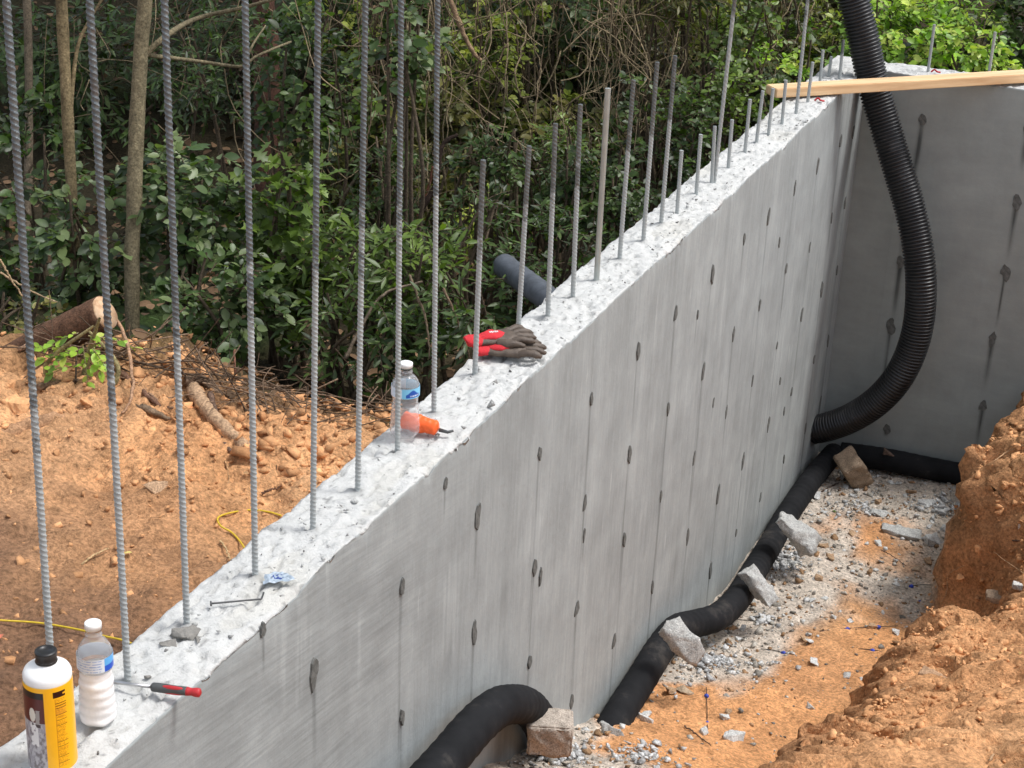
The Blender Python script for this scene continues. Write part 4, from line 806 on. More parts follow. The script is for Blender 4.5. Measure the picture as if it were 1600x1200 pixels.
# ------------------------------------------------------------------ twigs, roots, logs, cord
def stick(pts, r, label, cat='twig', col=(.26, .17, .10), name='twig', group=None, seg=6, n=20, taper=.5, mat='bark', wob=.004):
    P = smoothpath(pts, n); rs2 = np.random.RandomState(int(abs(P[0][0]) * 1000) % 999); P = P + rs2.normal(0, wob * .3, P.shape); R_ = r * np.linspace(1, taper, n) * rs2.uniform(.85, 1.15, n)
    V, F = tube(P, R_, seg); mb = MB(); mb.add(V - P[0], F, col); o = mb.build(name, MAT[mat], smooth=True); o.location = P[0].tolist(); tag(o, label, cat, group); return o
tz = lambda px, py, h=.01, s=Gd: onf(px, py, s) + [0, 0, h]
stick([tz(180, 545, .12), tz(200, 580, .10), tz(208, 620, .06), tz(205, 640, .03), tz(190, 652, .01)], .007, 'curved pale root hanging down the mound right of the cut log', 'root', (.42, .25, .15), 'root')
stick([tz(30, 555, .02), tz(90, 548, .05), tz(160, 550, .05), tz(215, 555, .02)], .008, 'long root lying along the mound crest under the cut log', 'root', (.36, .22, .14), 'root')
stick([tz(180, 580), tz(215, 610), tz(250, 640)], .012, 'dark root running down the mound between the second and third bars', 'root', (.20, .11, .07), 'root')
stick([tz(225, 612), tz(260, 640), tz(290, 640)], .006, 'thin root crossing the mound below the dark root', 'root', (.3, .18, .11), 'root')
stick([tz(218, 640, .01), tz(265, 660, .01)], .014, 'short weathered wood piece left of the third bar', 'wood piece', (.20, .14, .09), 'wood_piece')
stick([tz(60, 612), tz(110, 600), tz(145, 610)], .013, 'old wood piece on the mound right of the first bar', 'wood piece', (.24, .15, .09), 'wood_piece')
o = stick([tz(302, 622, .03), tz(322, 650, .025), tz(345, 672, .02), tz(385, 700, .0)], .024, 'pale broken branch stump lying on the mound left of the fourth bar', 'branch', (.46, .30, .18), 'broken_branch', seg=14, taper=.7, n=30)
stick([tz(330, 640, .05), tz(350, 690, .0), tz(390, 735, .0)], .010, 'dark branch beneath the pale broken stump', 'branch', (.16, .10, .07), 'broken_branch')
stick([tz(290, 605, .02), tz(320, 608, .03), tz(350, 628, .0)], .020, 'grey brown log piece at the mound crest behind the pale stump', 'log', (.22, .15, .10), 'log_piece', seg=10)
o = stick([tz(-30, 690, -.01), tz(30, 672, .0), tz(80, 658, .0), tz(125, 650, -.02)], .028, 'half-buried dusty log crossing behind the first bar', 'log', (.42, .24, .13), 'log', seg=14, taper=.8, n=30)
stick([tz(352, 725, .01), tz(358, 750, .01), tz(352, 775, .01)], .003, 'thin pale root on the orange slope left of the fourth bar', 'root', (.5, .3, .15), 'root')
stick([tz(410, 775), tz(440, 765)], .004, 'dark twig on the orange slope right of the fourth bar', 'twig', (.15, .08, .05))
for i, (a, b) in enumerate([((0, 70 + 390), (55, 500)), ((570, 640), (612, 650)), ((578, 660), (580, 672)), ((128, 888), (170, 862)), ((345, 850), (360, 880))]):
    stick([tz(*a), tz((a[0] + b[0]) / 2, (a[1] + b[1]) / 2, .015), tz(*b)], .0035, ['bare twig at the far left edge beside the cut log', 'pale splinter on the soil left of the clear bottle', 'tiny splinter under the pale one left of the clear bottle', 'thin straw on the dark soil between the first two bars', 'thin straw on the soil left of the yellow cord loop'][i], 'twig', (.55, .38, .2))
# big cut log
E0 = onf(110, 560, Gd); c0 = ond(163, 489, np.linalg.norm(onf(163, 585, Gd) - CAM) + .06); fwd = (c0 - ond(75, 530, np.linalg.norm(c0 - CAM) + .12)); fwd /= np.linalg.norm(fwd)
root = empty('cut_log', c0, 'thick dark log with a pale sawn end lying at the edge of the woods', 'log')
t = np.linspace(0, 1, 40)[:, None]; P = -fwd * .46 * (1 - t) + [0, 0, -.05] * (1 - t) ** 2; R_ = (.055 + .018 * (1 - t[:, 0]) ** 2) ; V, F = tube(P, R_, 36, True)
V = V + (fbm(V[:, 0] * 40 + V[:, 2] * 25, V[:, 1] * 40, 4, 3)[:, None] - .5) * .012; mb = MB(); mb.add(V, F, (.14, .075, .045)); mb.build('trunk_section', MAT['bark'], root, True)
m, nt, p = new_mat('sawn_wood'); p.inputs['Roughness'].default_value = .8
c = ramp(nt, noise(nt, 28, 5, .65), [(.3, (.34, .18, .09)), (.5, (.55, .36, .21)), (.75, (.66, .50, .35))]); nt.links.new(c, p.inputs['Base Color']); bump(nt, p, noise(nt, 90, 5), .5, .004); MAT['sawn'] = m
V, F = tube([fwd * -.006, fwd * .006], [.0535, .0535], 36); V = V + (fbm(V[:, 0] * 40, V[:, 1] * 40 + V[:, 2] * 20, 3, 6)[:, None] - .5) * .008; mb = MB(); mb.add(V, F); mb.build('sawn_end', MAT['sawn'], root)
# yellow cord
tz2 = lambda px, py, h=.006: onf(px, py, Gd, 2.5) + [0, 0, h]
def cord(px, label):
    P = [tz2(*q, .012) for q in px]; P = smoothpath(P, 60); V, F = tube(P - P[0], .0025, 8); mb = MB(); mb.add(V, F); o = mb.build('cord', MAT['cord'], smooth=True); o.location = P[0].tolist(); tag(o, label, 'cord', 'yellow cord')
cord([(-40, 972), (0, 976), (60, 980), (120, 990), (160, 1000), (200, 1010), (240, 1030)], 'yellow cord running along the dark soil behind the two bottles')
cord([(440, 812), (420, 806), (392, 803), (362, 807), (341, 815), (345, 828), (362, 838), (375, 852), (388, 872)], 'loop of yellow cord on the soil around the fourth bar')
# roots in the bank
for i, (px, s) in enumerate([([(1480, 900), (1478, 930), (1470, 945)], .003), ([(1475, 905), (1500, 890), (1530, 880)], .0022), ([(1515, 830), (1550, 865), (1598, 900)], .002), ([(1540, 735), (1570, 712), (1598, 700)], .003), ([(1545, 1195), (1560, 1178), (1598, 1165)], .004), ([(1345, 1118), (1370, 1100), (1395, 1088), (1430, 1075)], .004), ([(1548, 912), (1560, 895)], .003), ([(1375, 862), (1415, 888)], .0025), ([(1283, 772), (1312, 758)], .005), ([(1235, 1195), (1262, 1168)], .003), ([(1070, 1140), (1110, 1170)], .003)]):
    pts = [tz(a, b, .012, Bk) for a, b in px]; stick(pts if len(pts) > 2 else [pts[0], (pts[0] + pts[1]) / 2 + [0, 0, .004], pts[1]], s, ['root hanging down the dark soil cut', 'fine root across the dark soil cut', 'straight straw crossing the upper bank at the right', 'pale root sticking out of the bank beside the far wall', 'pale root at the bottom right corner of the bank', 'root along the crest of the near bank', 'short root above the flat slab in the bank', 'dark twig on the trench floor by the notch', 'stick on the gravel by the drain pipe near the corner', 'dark twig at the bottom of the trench floor', 'dark twig near the white lump at the bottom'][i], 'root' if i not in (7, 8, 9, 10) else 'twig', (.5, .32, .18) if i not in (7, 8, 9, 10) else (.12, .08, .06), 'root' if i not in (7, 8, 9, 10) else 'twig')

# ------------------------------------------------------------------ foliage
def leaf_tmpl(kind):
    if kind == 'oval': o = [(0, 0), (.18, .22), (.45, .30), (.75, .22), (1, 0)]
    elif kind == 'lance': o = [(0, 0), (.2, .10), (.45, .14), (.75, .09), (1, 0)]
    elif kind == 'small': o = [(0, 0), (.3, .28), (.65, .28), (1, 0)]
    elif kind == 'lobed': o = [(0, 0), (.12, .30), (.30, .20), (.38, .52), (.55, .22), (.70, .36), (.78, .14), (1, 0)]
    V = []; F = []
    n = len(o)
    for (x, w) in o: V.append((x, 0, -.12 * x * x))
    for sg in (1, -1):
        b = len(V)
        for (x, w) in o[1:-1]: V.append((x, sg * w, .22 * w - .12 * x * x))
        for i in range(1, n - 2):
            q = [i, i + 1, b + i, b + i - 1]; F.append(q if sg < 0 else q[::-1])
        F.append([0, 1, b, -1] if sg < 0 else [1, 0, b, -1]); F.append([n - 2, n - 1, b + n - 3, -1] if sg < 0 else [n - 1, n - 2, b + n - 3, -1])
    F = np.array(F); T = []
    for f in F:
        if f[3] < 0: T.append(f[:3])
        else: T += [f[:3], f[[0, 2, 3]]]
    return np.array(V), np.array(T)
LT = {k: leaf_tmpl(k) for k in ('oval', 'lance', 'small', 'lobed')}
def leaves_geo(kind, pos, dirv, upv, size, cols):
    V, F = LT[kind]; d = dirv / np.linalg.norm(dirv, axis=1)[:, None]; s = np.cross(upv, d); s /= np.linalg.norm(s, axis=1)[:, None] + 1e-9; u = np.cross(d, s)
    W = pos[:, None] + size[:, None, None] * (V[None, :, :1] * d[:, None] + V[None, :, 1:2] * s[:, None] + V[None, :, 2:] * u[:, None])
    n = len(pos); FF = (F[None] + np.arange(n)[:, None, None] * len(V)).reshape(-1, 3); C = np.repeat(cols, len(V), 0); return W.reshape(-1, 3), FF, C
leafsingles = {}
def single_leaf_mesh(kind, col):
    key = (kind, col)
    if key not in leafsingles:
        V, F = LT[kind]; leafsingles[key] = fmesh('leaf', V, F, MAT['leaf'], col=np.tile(np.array(col), (len(V), 1)), link=False)
    return leafsingles[key]
PALX = 1.5
PAL = dict(dark=[(.018, .040, .014), (.028, .058, .020), (.045, .080, .034), (.014, .028, .010)], gloss=[(.024, .050, .022), (.042, .075, .038), (.075, .115, .070), (.016, .034, .014)], mid=[(.045, .085, .020), (.07, .12, .03), (.035, .065, .018)],
           bright=[(.12, .24, .035), (.17, .31, .05), (.08, .17, .03), (.22, .36, .09)], yellow=[(.10, .14, .03), (.14, .18, .045), (.07, .11, .025)], olive=[(.055, .065, .022), (.085, .09, .035), (.04, .05, .02)])
def shrub(px, py, D, rpx, rpy, kind, pal, nl, lsz, label, singles=0, cat='shrub', stems=5, twigcol=(.10, .075, .05), seed=0, group=None, P=None, name='shrub', hang=0.0, gr=None):
    rs = np.random.RandomState(seed + 1000); C0 = ond(px, py, D) if P is None else P; rx = rpx / FPX * D; rz = rpy / FPX * D; ry = rx * .8
    g = gr if gr is not None else float(Gf(C0[0], C0[1])); C0 = np.array([C0[0], C0[1], max(C0[2], g + rz * .45)]); base = np.array([C0[0], C0[1], g])
    root = empty(name, base, label, cat, group); off = C0 - base
    mb = MB(); fw = MB()
    for k in range(stems):
        th = rs.uniform(0, 6.28); q = off + np.array([math.cos(th) * rx * .6, math.sin(th) * ry * .6, rz * rs.uniform(.1, .9)])
        b0 = np.array([rs.normal(0, .04), rs.normal(0, .04), -.05]); m1 = b0 * .5 + q * .5 + rs.normal(0, .06, 3); V, F = tube(smoothpath([b0, m1, q], 12), np.linspace(.012, .004, 12) * max(1, rz * 1.6), 6, False); mb.add(V, F, twigcol)
    ntw = max(8, nl // 9); pts = []
    while len(pts) < ntw:
        v = rs.uniform(-1, 1, 3); r2 = np.linalg.norm(v)
        if r2 > 1 or r2 < .25: continue
        if fbm(v[0] * 2.2 + seed, v[1] * 2.2 + v[2] * 1.9, 2, seed % 7) < .40: continue
        pts.append(v)
    pts = np.array(pts); P_ = off + pts * [rx, ry, rz]; 
    above = (P_[:, 2] > .0); P_ = P_[above]; pts = pts[above]
    pos = []; dr = []; uv = []; sz = []; cl_ = []; pl = np.array(PAL[pal])
    for q, v in zip(P_, pts):
        out = v / np.linalg.norm(v) + np.array([.25, -.35, 0]); d = out * [1, 1, .4] + rs.normal(0, .45, 3) + [0, 0, .25 - hang]; d /= np.linalg.norm(d); L = lsz * rs.uniform(2, 4.2); b0 = q - d * L * .4
        t_ = np.linspace(0, 1, 4)[:, None]; pp = b0 + d * L * t_ + np.array([0, 0, -.25 * L]) * t_ ** 2; V, F = tube(pp, [.0028, .0022, .0016, .001], 3, False); mb.add(V, F, twigcol)
        cbase = pl[rs.randint(len(pl))] * rs.uniform(.7, 1.3); nn_ = 9
        for k in range(nn_):
            t1 = (k + .5) / nn_; a = k * 2.4 + rs.uniform(0, .6); s_ = np.cross(d, [0, 0, 1]); s_ /= np.linalg.norm(s_) + 1e-6; w_ = np.cross(s_, d)
            ld = d * .75 + (s_ * math.cos(a) + w_ * math.sin(a) * .6) * .8; ld[2] -= hang * .8 + .15
            pos.append(b0 + d * L * t1 + np.array([0, 0, -.25 * L * t1 * t1])); dr.append(ld); uv.append(np.array([.15, -.1, 1]) + rs.normal(0, .35, 3) + out * .3); sz.append(lsz * rs.uniform(.42, 1.3)); cl_.append(cbase * rs.uniform(.8, 1.25))
    pos, dr, uv, sz, cl_ = map(np.array, (pos, dr, uv, sz, cl_))
    if singles:
        dist = np.linalg.norm(pos + base - CAM, axis=1) - sz * 4; idx = np.argsort(dist)[:singles]; mask = np.ones(len(pos), bool); mask[idx] = False
        for i in idx:
            c_ = tuple(pl[rs.randint(len(pl))]); o = mobj('leaf', single_leaf_mesh(kind, c_), root); d = Vector(dr[i].tolist()).normalized(); s_ = Vector(uv[i].tolist()).cross(d).normalized(); u_ = d.cross(s_)
            o.matrix_local = Matrix.Translation(Vector(pos[i].tolist())) @ Matrix((d, s_, u_)).transposed().to_4x4() @ Matrix.Diagonal((sz[i], sz[i], sz[i], 1))
        pos, dr, uv, sz, cl_ = pos[mask], dr[mask], uv[mask], sz[mask], cl_[mask]
    mb.build('stem', MAT['bark'], root)
    V, F, C = leaves_geo(kind, pos, dr, uv, sz, cl_); o = fmesh('foliage', V, F, MAT['leaf'], root, False, C); o['kind'] = 'stuff'
    return root
PAL = {k: [tuple(min(.5, v * PALX * q) for v, q in zip(c, (1.3, 1.12, .72))) for c in cs] for k, cs in PAL.items()}
S = shrub
near_list = [
 (45, 330, 7.3, 95, 190, 'oval', 'dark', 1000, .050, 'dark broadleaf shrub behind the first tall bar at the left edge', 60),
 (30, 505, 6.4, 60, 60, 'oval', 'olive', 260, .030, 'low sparse olive bush left of the cut log', 30),
 (150, 380, 6.6, 90, 110, 'oval', 'gloss', 700, .052, 'glossy dark shrub between the first two tall bars above the cut log', 110),
 (300, 330, 6.5, 95, 130, 'oval', 'gloss', 900, .050, 'glossy shrub with silvery oval leaves right of the thick trunk', 160),
 (345, 470, 6.2, 100, 85, 'oval', 'gloss', 700, .046, 'low glossy shrub at the mound edge between third and fourth tall bars', 130),
 (445, 370, 6.5, 75, 130, 'lobed', 'mid', 520, .062, 'green shrub with lobed leaves between the fourth and fifth tall bars', 90),
 (330, 90, 8.0, 120, 110, 'lance', 'dark', 900, .050, 'dark hanging conifer-like foliage above the pale branch', 20),
 (470, 120, 7.6, 90, 120, 'oval', 'dark', 700, .048, 'dark shrub at the top between the fourth and fifth tall bars', 30),
 (632, 70, 6.8, 48, 85, 'oval', 'gloss', 260, .052, 'small bush of large grey-green leaves behind the seventh tall bar', 90),
 (530, 400, 6.3, 75, 100, 'lance', 'mid', 700, .060, 'green long-leaved shrub between the fifth and sixth tall bars', 90),
 (560, 520, 6.0, 90, 80, 'lance', 'dark', 600, .055, 'dark long-leaved bush low behind the sixth tall bar', 60),
 (650, 440, 6.1, 90, 95, 'lance', 'mid', 800, .058, 'long-leaved bush behind the seventh and eighth tall bars', 90),
 (730, 490, 5.9, 70, 80, 'lance', 'dark', 500, .052, 'dark bush directly behind the gloves', 50),
 (860, 400, 6.4, 95, 90, 'lance', 'dark', 800, .045, 'dark bush behind the short bars around the grey pipe end', 50),
 (940, 320, 7.2, 100, 120, 'small', 'dark', 1200, .034, 'dark small-leaved thicket behind the pale smooth bar', 20),
 (1030, 230, 7.6, 90, 140, 'small', 'dark', 1200, .034, 'dark ivy-like thicket behind the half metre bars', 20),
 (1120, 190, 7.8, 90, 110, 'small', 'mid', 1200, .034, 'green small-leaved thicket behind the long leaning bar', 20),
 (1215, 110, 8.5, 80, 70, 'oval', 'bright', 420, .036, 'bright green spray of leaves left of the pine board end', 30),
 (1420, 55, 9.2, 90, 60, 'oval', 'bright', 900, .044, 'bright green bush behind the far wall right of the hanging pipe', 110),
 (1510, 75, 8.9, 70, 50, 'oval', 'bright', 560, .046, 'bright green bush behind the far wall between and right of its two bars', 80),
 (1350, 60, 9.9, 50, 60, 'oval', 'bright', 300, .040, 'bright green sprig behind the top of the hanging pipe', 30),
 (1500, 5, 9.4, 90, 45, 'lance', 'bright', 500, .055, 'bright long-leaved branch at the top right', 40),
 (1590, 60, 9.3, 60, 90, 'small', 'dark', 700, .040, 'dark ivy mass at the right edge behind the far wall', 20),
 (1290, 60, 9.8, 80, 80, 'small', 'mid', 900, .040, 'leafy green thicket behind the corner of the walls', 20),
 (740, 180, 8.6, 60, 50, 'lobed', 'mid', 260, .050, 'small fern-like green plant on the slope above the ninth bar', 20),
 (770, 330, 7.6, 80, 50, 'lance', 'bright', 300, .040, 'low fresh green plant on the litter behind the ninth and tenth bars', 30),
 (620, 370, 7.4, 60, 40, 'lance', 'olive', 220, .040, 'low olive plant on the leaf litter behind the seventh bar', 20)]
for i, a in enumerate(near_list):
    S(*a[:9], a[9], singles=a[10], seed=i * 3 + 1, stems=4 + (i % 3))
# young sapling on the mound
S(133, 530, np.linalg.norm(onf(135, 600, Gd) - CAM) - .05, 45, 48, 'oval', 'bright', 90, .034, 'young sapling with fresh green leaves in front of the cut log', singles=90, seed=333, stems=3, twigcol=(.3, .25, .12), name='sapling', cat='sapling')
rs = np.random.RandomState(4); kk = 0
for i in range(34):
    px = 480 + 860 * (i + .5) / 34 + rs.uniform(-30, 30); D = rs.uniform(7.9, 9.6) + (1.6 if px > 1190 else 0); py = rs.uniform(-20, 260) if px < 900 else rs.uniform(-30, 160)
    kd = ['small', 'lance', 'small', 'oval'][rs.randint(4)]; pl = ['mid', 'olive', 'olive', 'gloss', 'yellow'][rs.randint(5)]; lab = dict(small='loose small-leaved bush on the wooded slope', lance='loose long-leaved bush on the wooded slope', oval='loose broad-leaved bush on the wooded slope')[kd]
    S(px, py, D, 75, 70, kd, pl, 620, .040 if kd == 'small' else .052, lab, seed=900 + i, group=lab + ' behind the bars', stems=4)
for i in range(16):
    px = 545 + 380 * (i + .5) / 16 + rs.uniform(-15, 15); py = rs.uniform(220, 350) - max(0, px - 700) * .12; D = rs.uniform(7.0, 8.0); kd = ['lance', 'small', 'lance', 'oval'][i % 4]; pl = ['olive', 'mid', 'mid', 'dark'][rs.randint(4)]
    lab = 'low scrappy long-leaved plant on the leaf litter' if kd == 'lance' else 'low scrappy small-leaved plant on the leaf litter'
    S(px, py, D, 55, 42, kd, pl, 300, .038, lab, seed=1300 + i, group=lab + ' behind the bars', stems=5, twigcol=(.16, .12, .08))
# mid and far woods: shrubs standing behind one another
rs = np.random.RandomState(99); kk = 0
for D, ys_, n_ in ((9.6, (40, 230), 9), (12.0, (-30, 110), 9), (15.0, (-120, 60), 9), (19, (-200, 0), 9)):
    for j in range(n_):
        px = -60 + 1720 * (j + .5 + rs.uniform(-.25, .25)) / n_; py = rs.uniform(*ys_)
        if D < 10 and 540 < px < 860: py = 30
        kd = ['small', 'lance', 'oval'][rs.randint(3)]; pl = ['dark', 'mid', 'olive', 'dark'][rs.randint(4)] if px < 1250 else ['mid', 'bright', 'dark'][rs.randint(3)]
        lab = dict(small='dense small-leaved shrub deep in the woods', lance='dense long-leaved shrub deep in the woods', oval='dense broad-leaved shrub deep in the woods')[kd]
        S(px, py, D, 140, 130, kd, pl, 1700, .075 if kd != 'small' else .060, lab, seed=500 + kk, group=lab + ' backdrop', stems=3, hang=.2); kk += 1
# ground litter and low plants
n = 9000; xq = rs.uniform(-6.5, -.2, n); yq = rs.uniform(1.9, 11, n); t_ = yq - RL(xq); k = t_ > rs.uniform(-.1, .5, n); xq, yq = xq[k], yq[k]; n = len(xq)
pos = np.stack([xq, yq, Gf(xq, yq) + .012 + rs.uniform(0, .02, n)], 1); V, F, C = leaves_geo('oval', pos, rs.normal(0, 1, (n, 3)) * [1, 1, .25], rs.normal(0, .45, (n, 3)) + [0, 0, 1], rs.uniform(.03, .075, n), np.array([.20, .12, .065])[None] * rs.uniform(.4, 1.5, (n, 1)))
tag(fmesh('leaf_litter', V, F, MAT['dryleaf'], col=C), 'brown fallen leaves covering the floor of the woods', 'leaf litter', kind='stuff')
n = 5000; xq = rs.uniform(-6.5, 1.5, n); yq = rs.uniform(2.8, 12, n); g_ = fbm(xq * 1.1, yq * 1.1, 3, 71); t_ = yq - RL(xq); k = (t_ > .5) & (g_ > .5) & ((xq < -.15) | (yq > 6)); xq, yq = xq[k], yq[k]; n = len(xq)
pos = np.stack([xq, yq, Gf(xq, yq) + rs.uniform(0, .12, n)], 1); V, F, C = leaves_geo('lance', pos, rs.normal(0, 1, (n, 3)) * [1, 1, .3] + [0, 0, .4], rs.normal(0, .3, (n, 3)) + [0, 0, 1], rs.uniform(.04, .09, n), np.array([.06, .11, .025])[None] * rs.uniform(.6, 1.5, (n, 1)))
tag(fmesh('ground_cover', V, F, MAT['leaf'], col=C), 'low green weeds growing through the leaf litter', 'ground cover', kind='stuff')
# brush pile of twigs along the crest
mb = MB(); 
for _ in range(170):
    px = rs.uniform(60, 640); cy = np.interp(px, [0, 200, 300, 400, 520, 640], [560, 562, 590, 632, 640, 645]); q = onf(px, cy + rs.normal(0, 16), Gd) + [0, 0, rs.uniform(0, .07)]
    d = rs.normal(0, 1, 3) * [1, .7, .28]; d = d / np.linalg.norm(d) * rs.uniform(.05, .22); P = smoothpath([q - d, q + rs.normal(0, .02, 3), q + d], 7); V, F = tube(P, rs.uniform(.001, .0032), 4, False); mb.add(V, F, np.array([.15, .10, .065]) * rs.uniform(.5, 1.8))
tag(mb.build('brushwood', MAT['bark']), 'tangle of dead twigs and roots along the edge of the woods', 'brushwood', kind='stuff')

# ------------------------------------------------------------------ trees
def tree(pts, r0, r1, label, crown=(0, 0, 6.5), cr=1.6, nl=900, branches=(), bark=(.16, .125, .085), seed=0, kind='oval', pal='dark', name='tree'):
    rs = np.random.RandomState(seed + 50); pts = [np.array(p, float) for p in pts]; b = pts[0]; root = empty(name, b, label, 'tree')
    top = np.array(crown, float); e_ = pts[-1]; ext = [e_ + (top - e_) * k / 14 for k in range(1, 15)]; nn_ = 90
    P = smoothpath([p - b for p in pts + ext], nn_); R_ = np.linspace(r0, r1, nn_) * (1 + .3 * (fbm(np.linspace(0, 22, nn_), np.zeros(nn_), 3, seed) - .5))
    V, F = tube(P, R_, 16); V = V + (fbm(V[:, 0] * 25 + V[:, 1] * 20, V[:, 2] * 7, 4, seed)[:, None] - .5) * r0 * .3; mb = MB()
    cc = np.array(bark) * (.6 + .9 * fbm(V[:, 2] * 3, V[:, 0] * 9 + V[:, 1] * 9, 3, seed + 3)[:, None]); mb.add(V, F, cc); mb.build('trunk', MAT['bark'], root, True)
    for bp, br in branches:
        P = smoothpath([np.array(q) - b for q in bp], 24); V, F = tube(P, np.linspace(br, br * .45, 24), 10); mb = MB(); mb.add(V, F, np.array(bark) * 1.15 * (.6 + .9 * fbm(V[:, 0] * 14, V[:, 2] * 14, 3, 2)[:, None])); mb.build('branch', MAT['bark'], root, True)
    mb = MB()
    for _ in range(7):
        q = top - b + rs.normal(0, .6, 3) * cr * [1, 1, .5]; V, F = tube(smoothpath([P[-1] * 0 + (top - b) - [0, 0, cr * .6], (top - b + q) / 2, q], 8), np.linspace(r1, .008, 8), 6, False); mb.add(V, F, bark)
    mb.build('limb', MAT['bark'], root)
    pos = rs.normal(0, .48, (nl, 3)) * [cr, cr, cr * .6] + (top - b); V, F, C = leaves_geo(kind, pos, rs.normal(0, 1, (nl, 3)), rs.normal(0, .5, (nl, 3)) + [0, 0, 1], rs.uniform(.10, .22, nl), np.array(PAL[pal])[rs.randint(0, 3, nl)] * 1.2)
    o = fmesh('crown', V, F, MAT['leaf'], root, False, C); o['kind'] = 'stuff'
    return root
def tp(px, D): return [ond(a, b, D) for a, b in px]
def gtree(px, D, r0, r1, label, cr_off, **k):
    P = tp(px, D); P[0][2] = float(Gf(P[0][0], P[0][1])) - .05; t = P[-1] + .6 * np.array([cr_off[0], cr_off[1], 0]); t[2] = 5.8 + cr_off[2]; return tree(P, r0, r1, label, crown=t, **k)
D_ = 6.35
gtree([(208, 560), (206, 440), (210, 300), (215, 180), (222, 60), (228, -40)], D_, .029, .025, 'slender lichen-mottled tree trunk between the second and third tall bars', (-.5, .8, 0), bark=(.15, .125, .075), seed=1,
      branches=[([ond(216, 110, 6.36), ond(228, 85, 6.36), ond(265, 52, 6.4), ond(310, 28, 6.8), ond(380, 12, 6.7), ond(440, -5, 6.6)], .013), ([ond(217, 76, 6.36), ond(235, 86, 6.38), ond(265, 90, 6.45), ond(320, 97, 6.7), ond(378, 104, 6.6), ond(400, 88, 6.6), ond(455, 65, 6.7)], .009), ([ond(380, 104, 6.6), ond(395, 70, 6.6), ond(415, 40, 6.7)], .006)])
gtree([(120, 540), (118, 430), (112, 300), (104, 160), (98, 40), (92, -40)], 6.7, .021, .017, 'thin brown forked tree between the first two tall bars', (-1.2, .6, .2), bark=(.17, .13, .07), seed=2,
      branches=[([ond(109, 210, 6.7), ond(112, 150, 6.7), ond(120, 80, 6.7), ond(135, 40, 6.7), ond(165, -10, 6.7)], .010)])
gtree([(48, 480), (44, 300), (45, 120), (40, -30)], 8.4, .02, .015, 'thin bare stem behind the first tall bar', (-1.5, 1, .2), seed=3)
gtree([(420, 420), (415, 260), (418, 110), (412, -30)], 8.6, .06, .05, 'dark reddish trunk in the gloom behind the fourth tall bar', (.2, 1, .4), bark=(.09, .045, .03), seed=4, cr=2.0, nl=1200)
gtree([(1010, 300), (1015, 160), (1022, 40), (1030, -60)], 9.2, .07, .06, 'dark trunk wrapped in vines behind the half metre bars', (0, 1, .4), bark=(.10, .07, .045), seed=5, cr=2.2, nl=1300)
gtree([(862, 260), (860, 100), (858, -50)], 11.5, .05, .04, 'dark trunk on the slope behind the short bars', (0, 1, .6), bark=(.07, .05, .035), seed=6, cr=2.2, nl=1200)
gtree([(1330, 80), (1332, 20), (1335, -60)], 11.0, .06, .05, 'dark trunk behind the corner of the two walls', (0, 1.5, .5), bark=(.05, .035, .03), seed=7, cr=2.2, nl=1200)
gtree([(1570, 110), (1578, 60), (1590, 0), (1600, -50)], 9.8, .018, .013, 'pale thin stem leaning right behind the far wall', (.6, 1.5, .4), bark=(.28, .25, .2), seed=8)
gtree([(590, 250), (600, 120), (604, 0), (606, -50)], 10.2, .045, .04, 'dark trunk behind the sixth and seventh tall bars', (-.4, 1, .3), bark=(.10, .06, .04), seed=9, cr=2, nl=1200)
gtree([(190, 300), (186, 100), (180, -50)], 11.5, .06, .05, 'dark trunk deep in the woods behind the second tall bar', (-.3, 1, .5), bark=(.06, .045, .03), seed=10, cr=2.2, nl=1200)
gtree([(760, 240), (764, 80), (770, -50)], 14, .06, .05, 'trunk far up the wooded slope above the gloves', (0, 1, 1), bark=(.08, .06, .04), seed=11, cr=2.4, nl=1200)
gtree([(1180, 90), (1190, 0), (1195, -60)], 13, .06, .05, 'trunk far back behind the long leaning bar', (0, 1, 1), bark=(.06, .05, .04), seed=12, cr=2.4, nl=1200)
# dead branches and stems seen in the gap
def dead(px, D, r, label, col, cat='branch', name='dead_branch'):
    P = tp(px, D); stick(P, r, label, cat, col, name, n=24, taper=.5, seg=8)
dead([(700, -10), (715, 30), (738, 80), (752, 95)], 7.6, .014, 'dead shaggy branch slanting down at the top behind the eighth bar', (.30, .20, .12))
dead([(655, 330), (680, 290), (690, 230), (715, 210)], 7.2, .016, 'dark bent stem crossing behind the eighth tall bar', (.035, .022, .016))
dead([(650, 345), (668, 300), (676, 260)], 7.4, .010, 'reddish bare stem left of the dark bent stem', (.12, .05, .03))
dead([(565, 262), (600, 285), (640, 300), (668, 312)], 8.2, .028, 'fallen dark branch on the leaf litter behind the seventh bar', (.06, .035, .025))
dead([(860, 200), (868, 160), (880, 138)], 8.4, .010, 'black hooked dead stem behind the eleventh bar', (.02, .015, .012))
dead([(540, 560), (570, 500), (600, 460), (660, 440)], 5.9, .007, 'grey fallen branch in the bush behind the sixth and seventh bars', (.22, .17, .12))
dead([(640, 430), (665, 500), (672, 560)], 5.8, .005, 'thin arching dead stem behind the eighth tall bar', (.20, .15, .10))
dead([(692, 450), (715, 500), (735, 560)], 5.8, .005, 'thin dead stem left of the gloves', (.2, .14, .09))
dead([(215, 560), (213, 480), (212, 400)], 6.4, .005, 'thin reddish upright stem right of the cut log', (.20, .10, .06))
dead([(346, 640), (343, 600), (340, 560)], 5.6, .004, 'broken twig stub standing at the mound crest', (.3, .2, .12), 'twig', 'twig')
dead([(372, 625), (368, 590), (366, 545)], 5.8, .006, 'reddish stump of a sapling at the mound crest', (.25, .12, .08), 'twig', 'twig')
dead([(0, 405), (20, 440), (48, 480)], 6.0, .004, 'thin bare branch at the left edge reaching to the first bar', (.4, .28, .16))
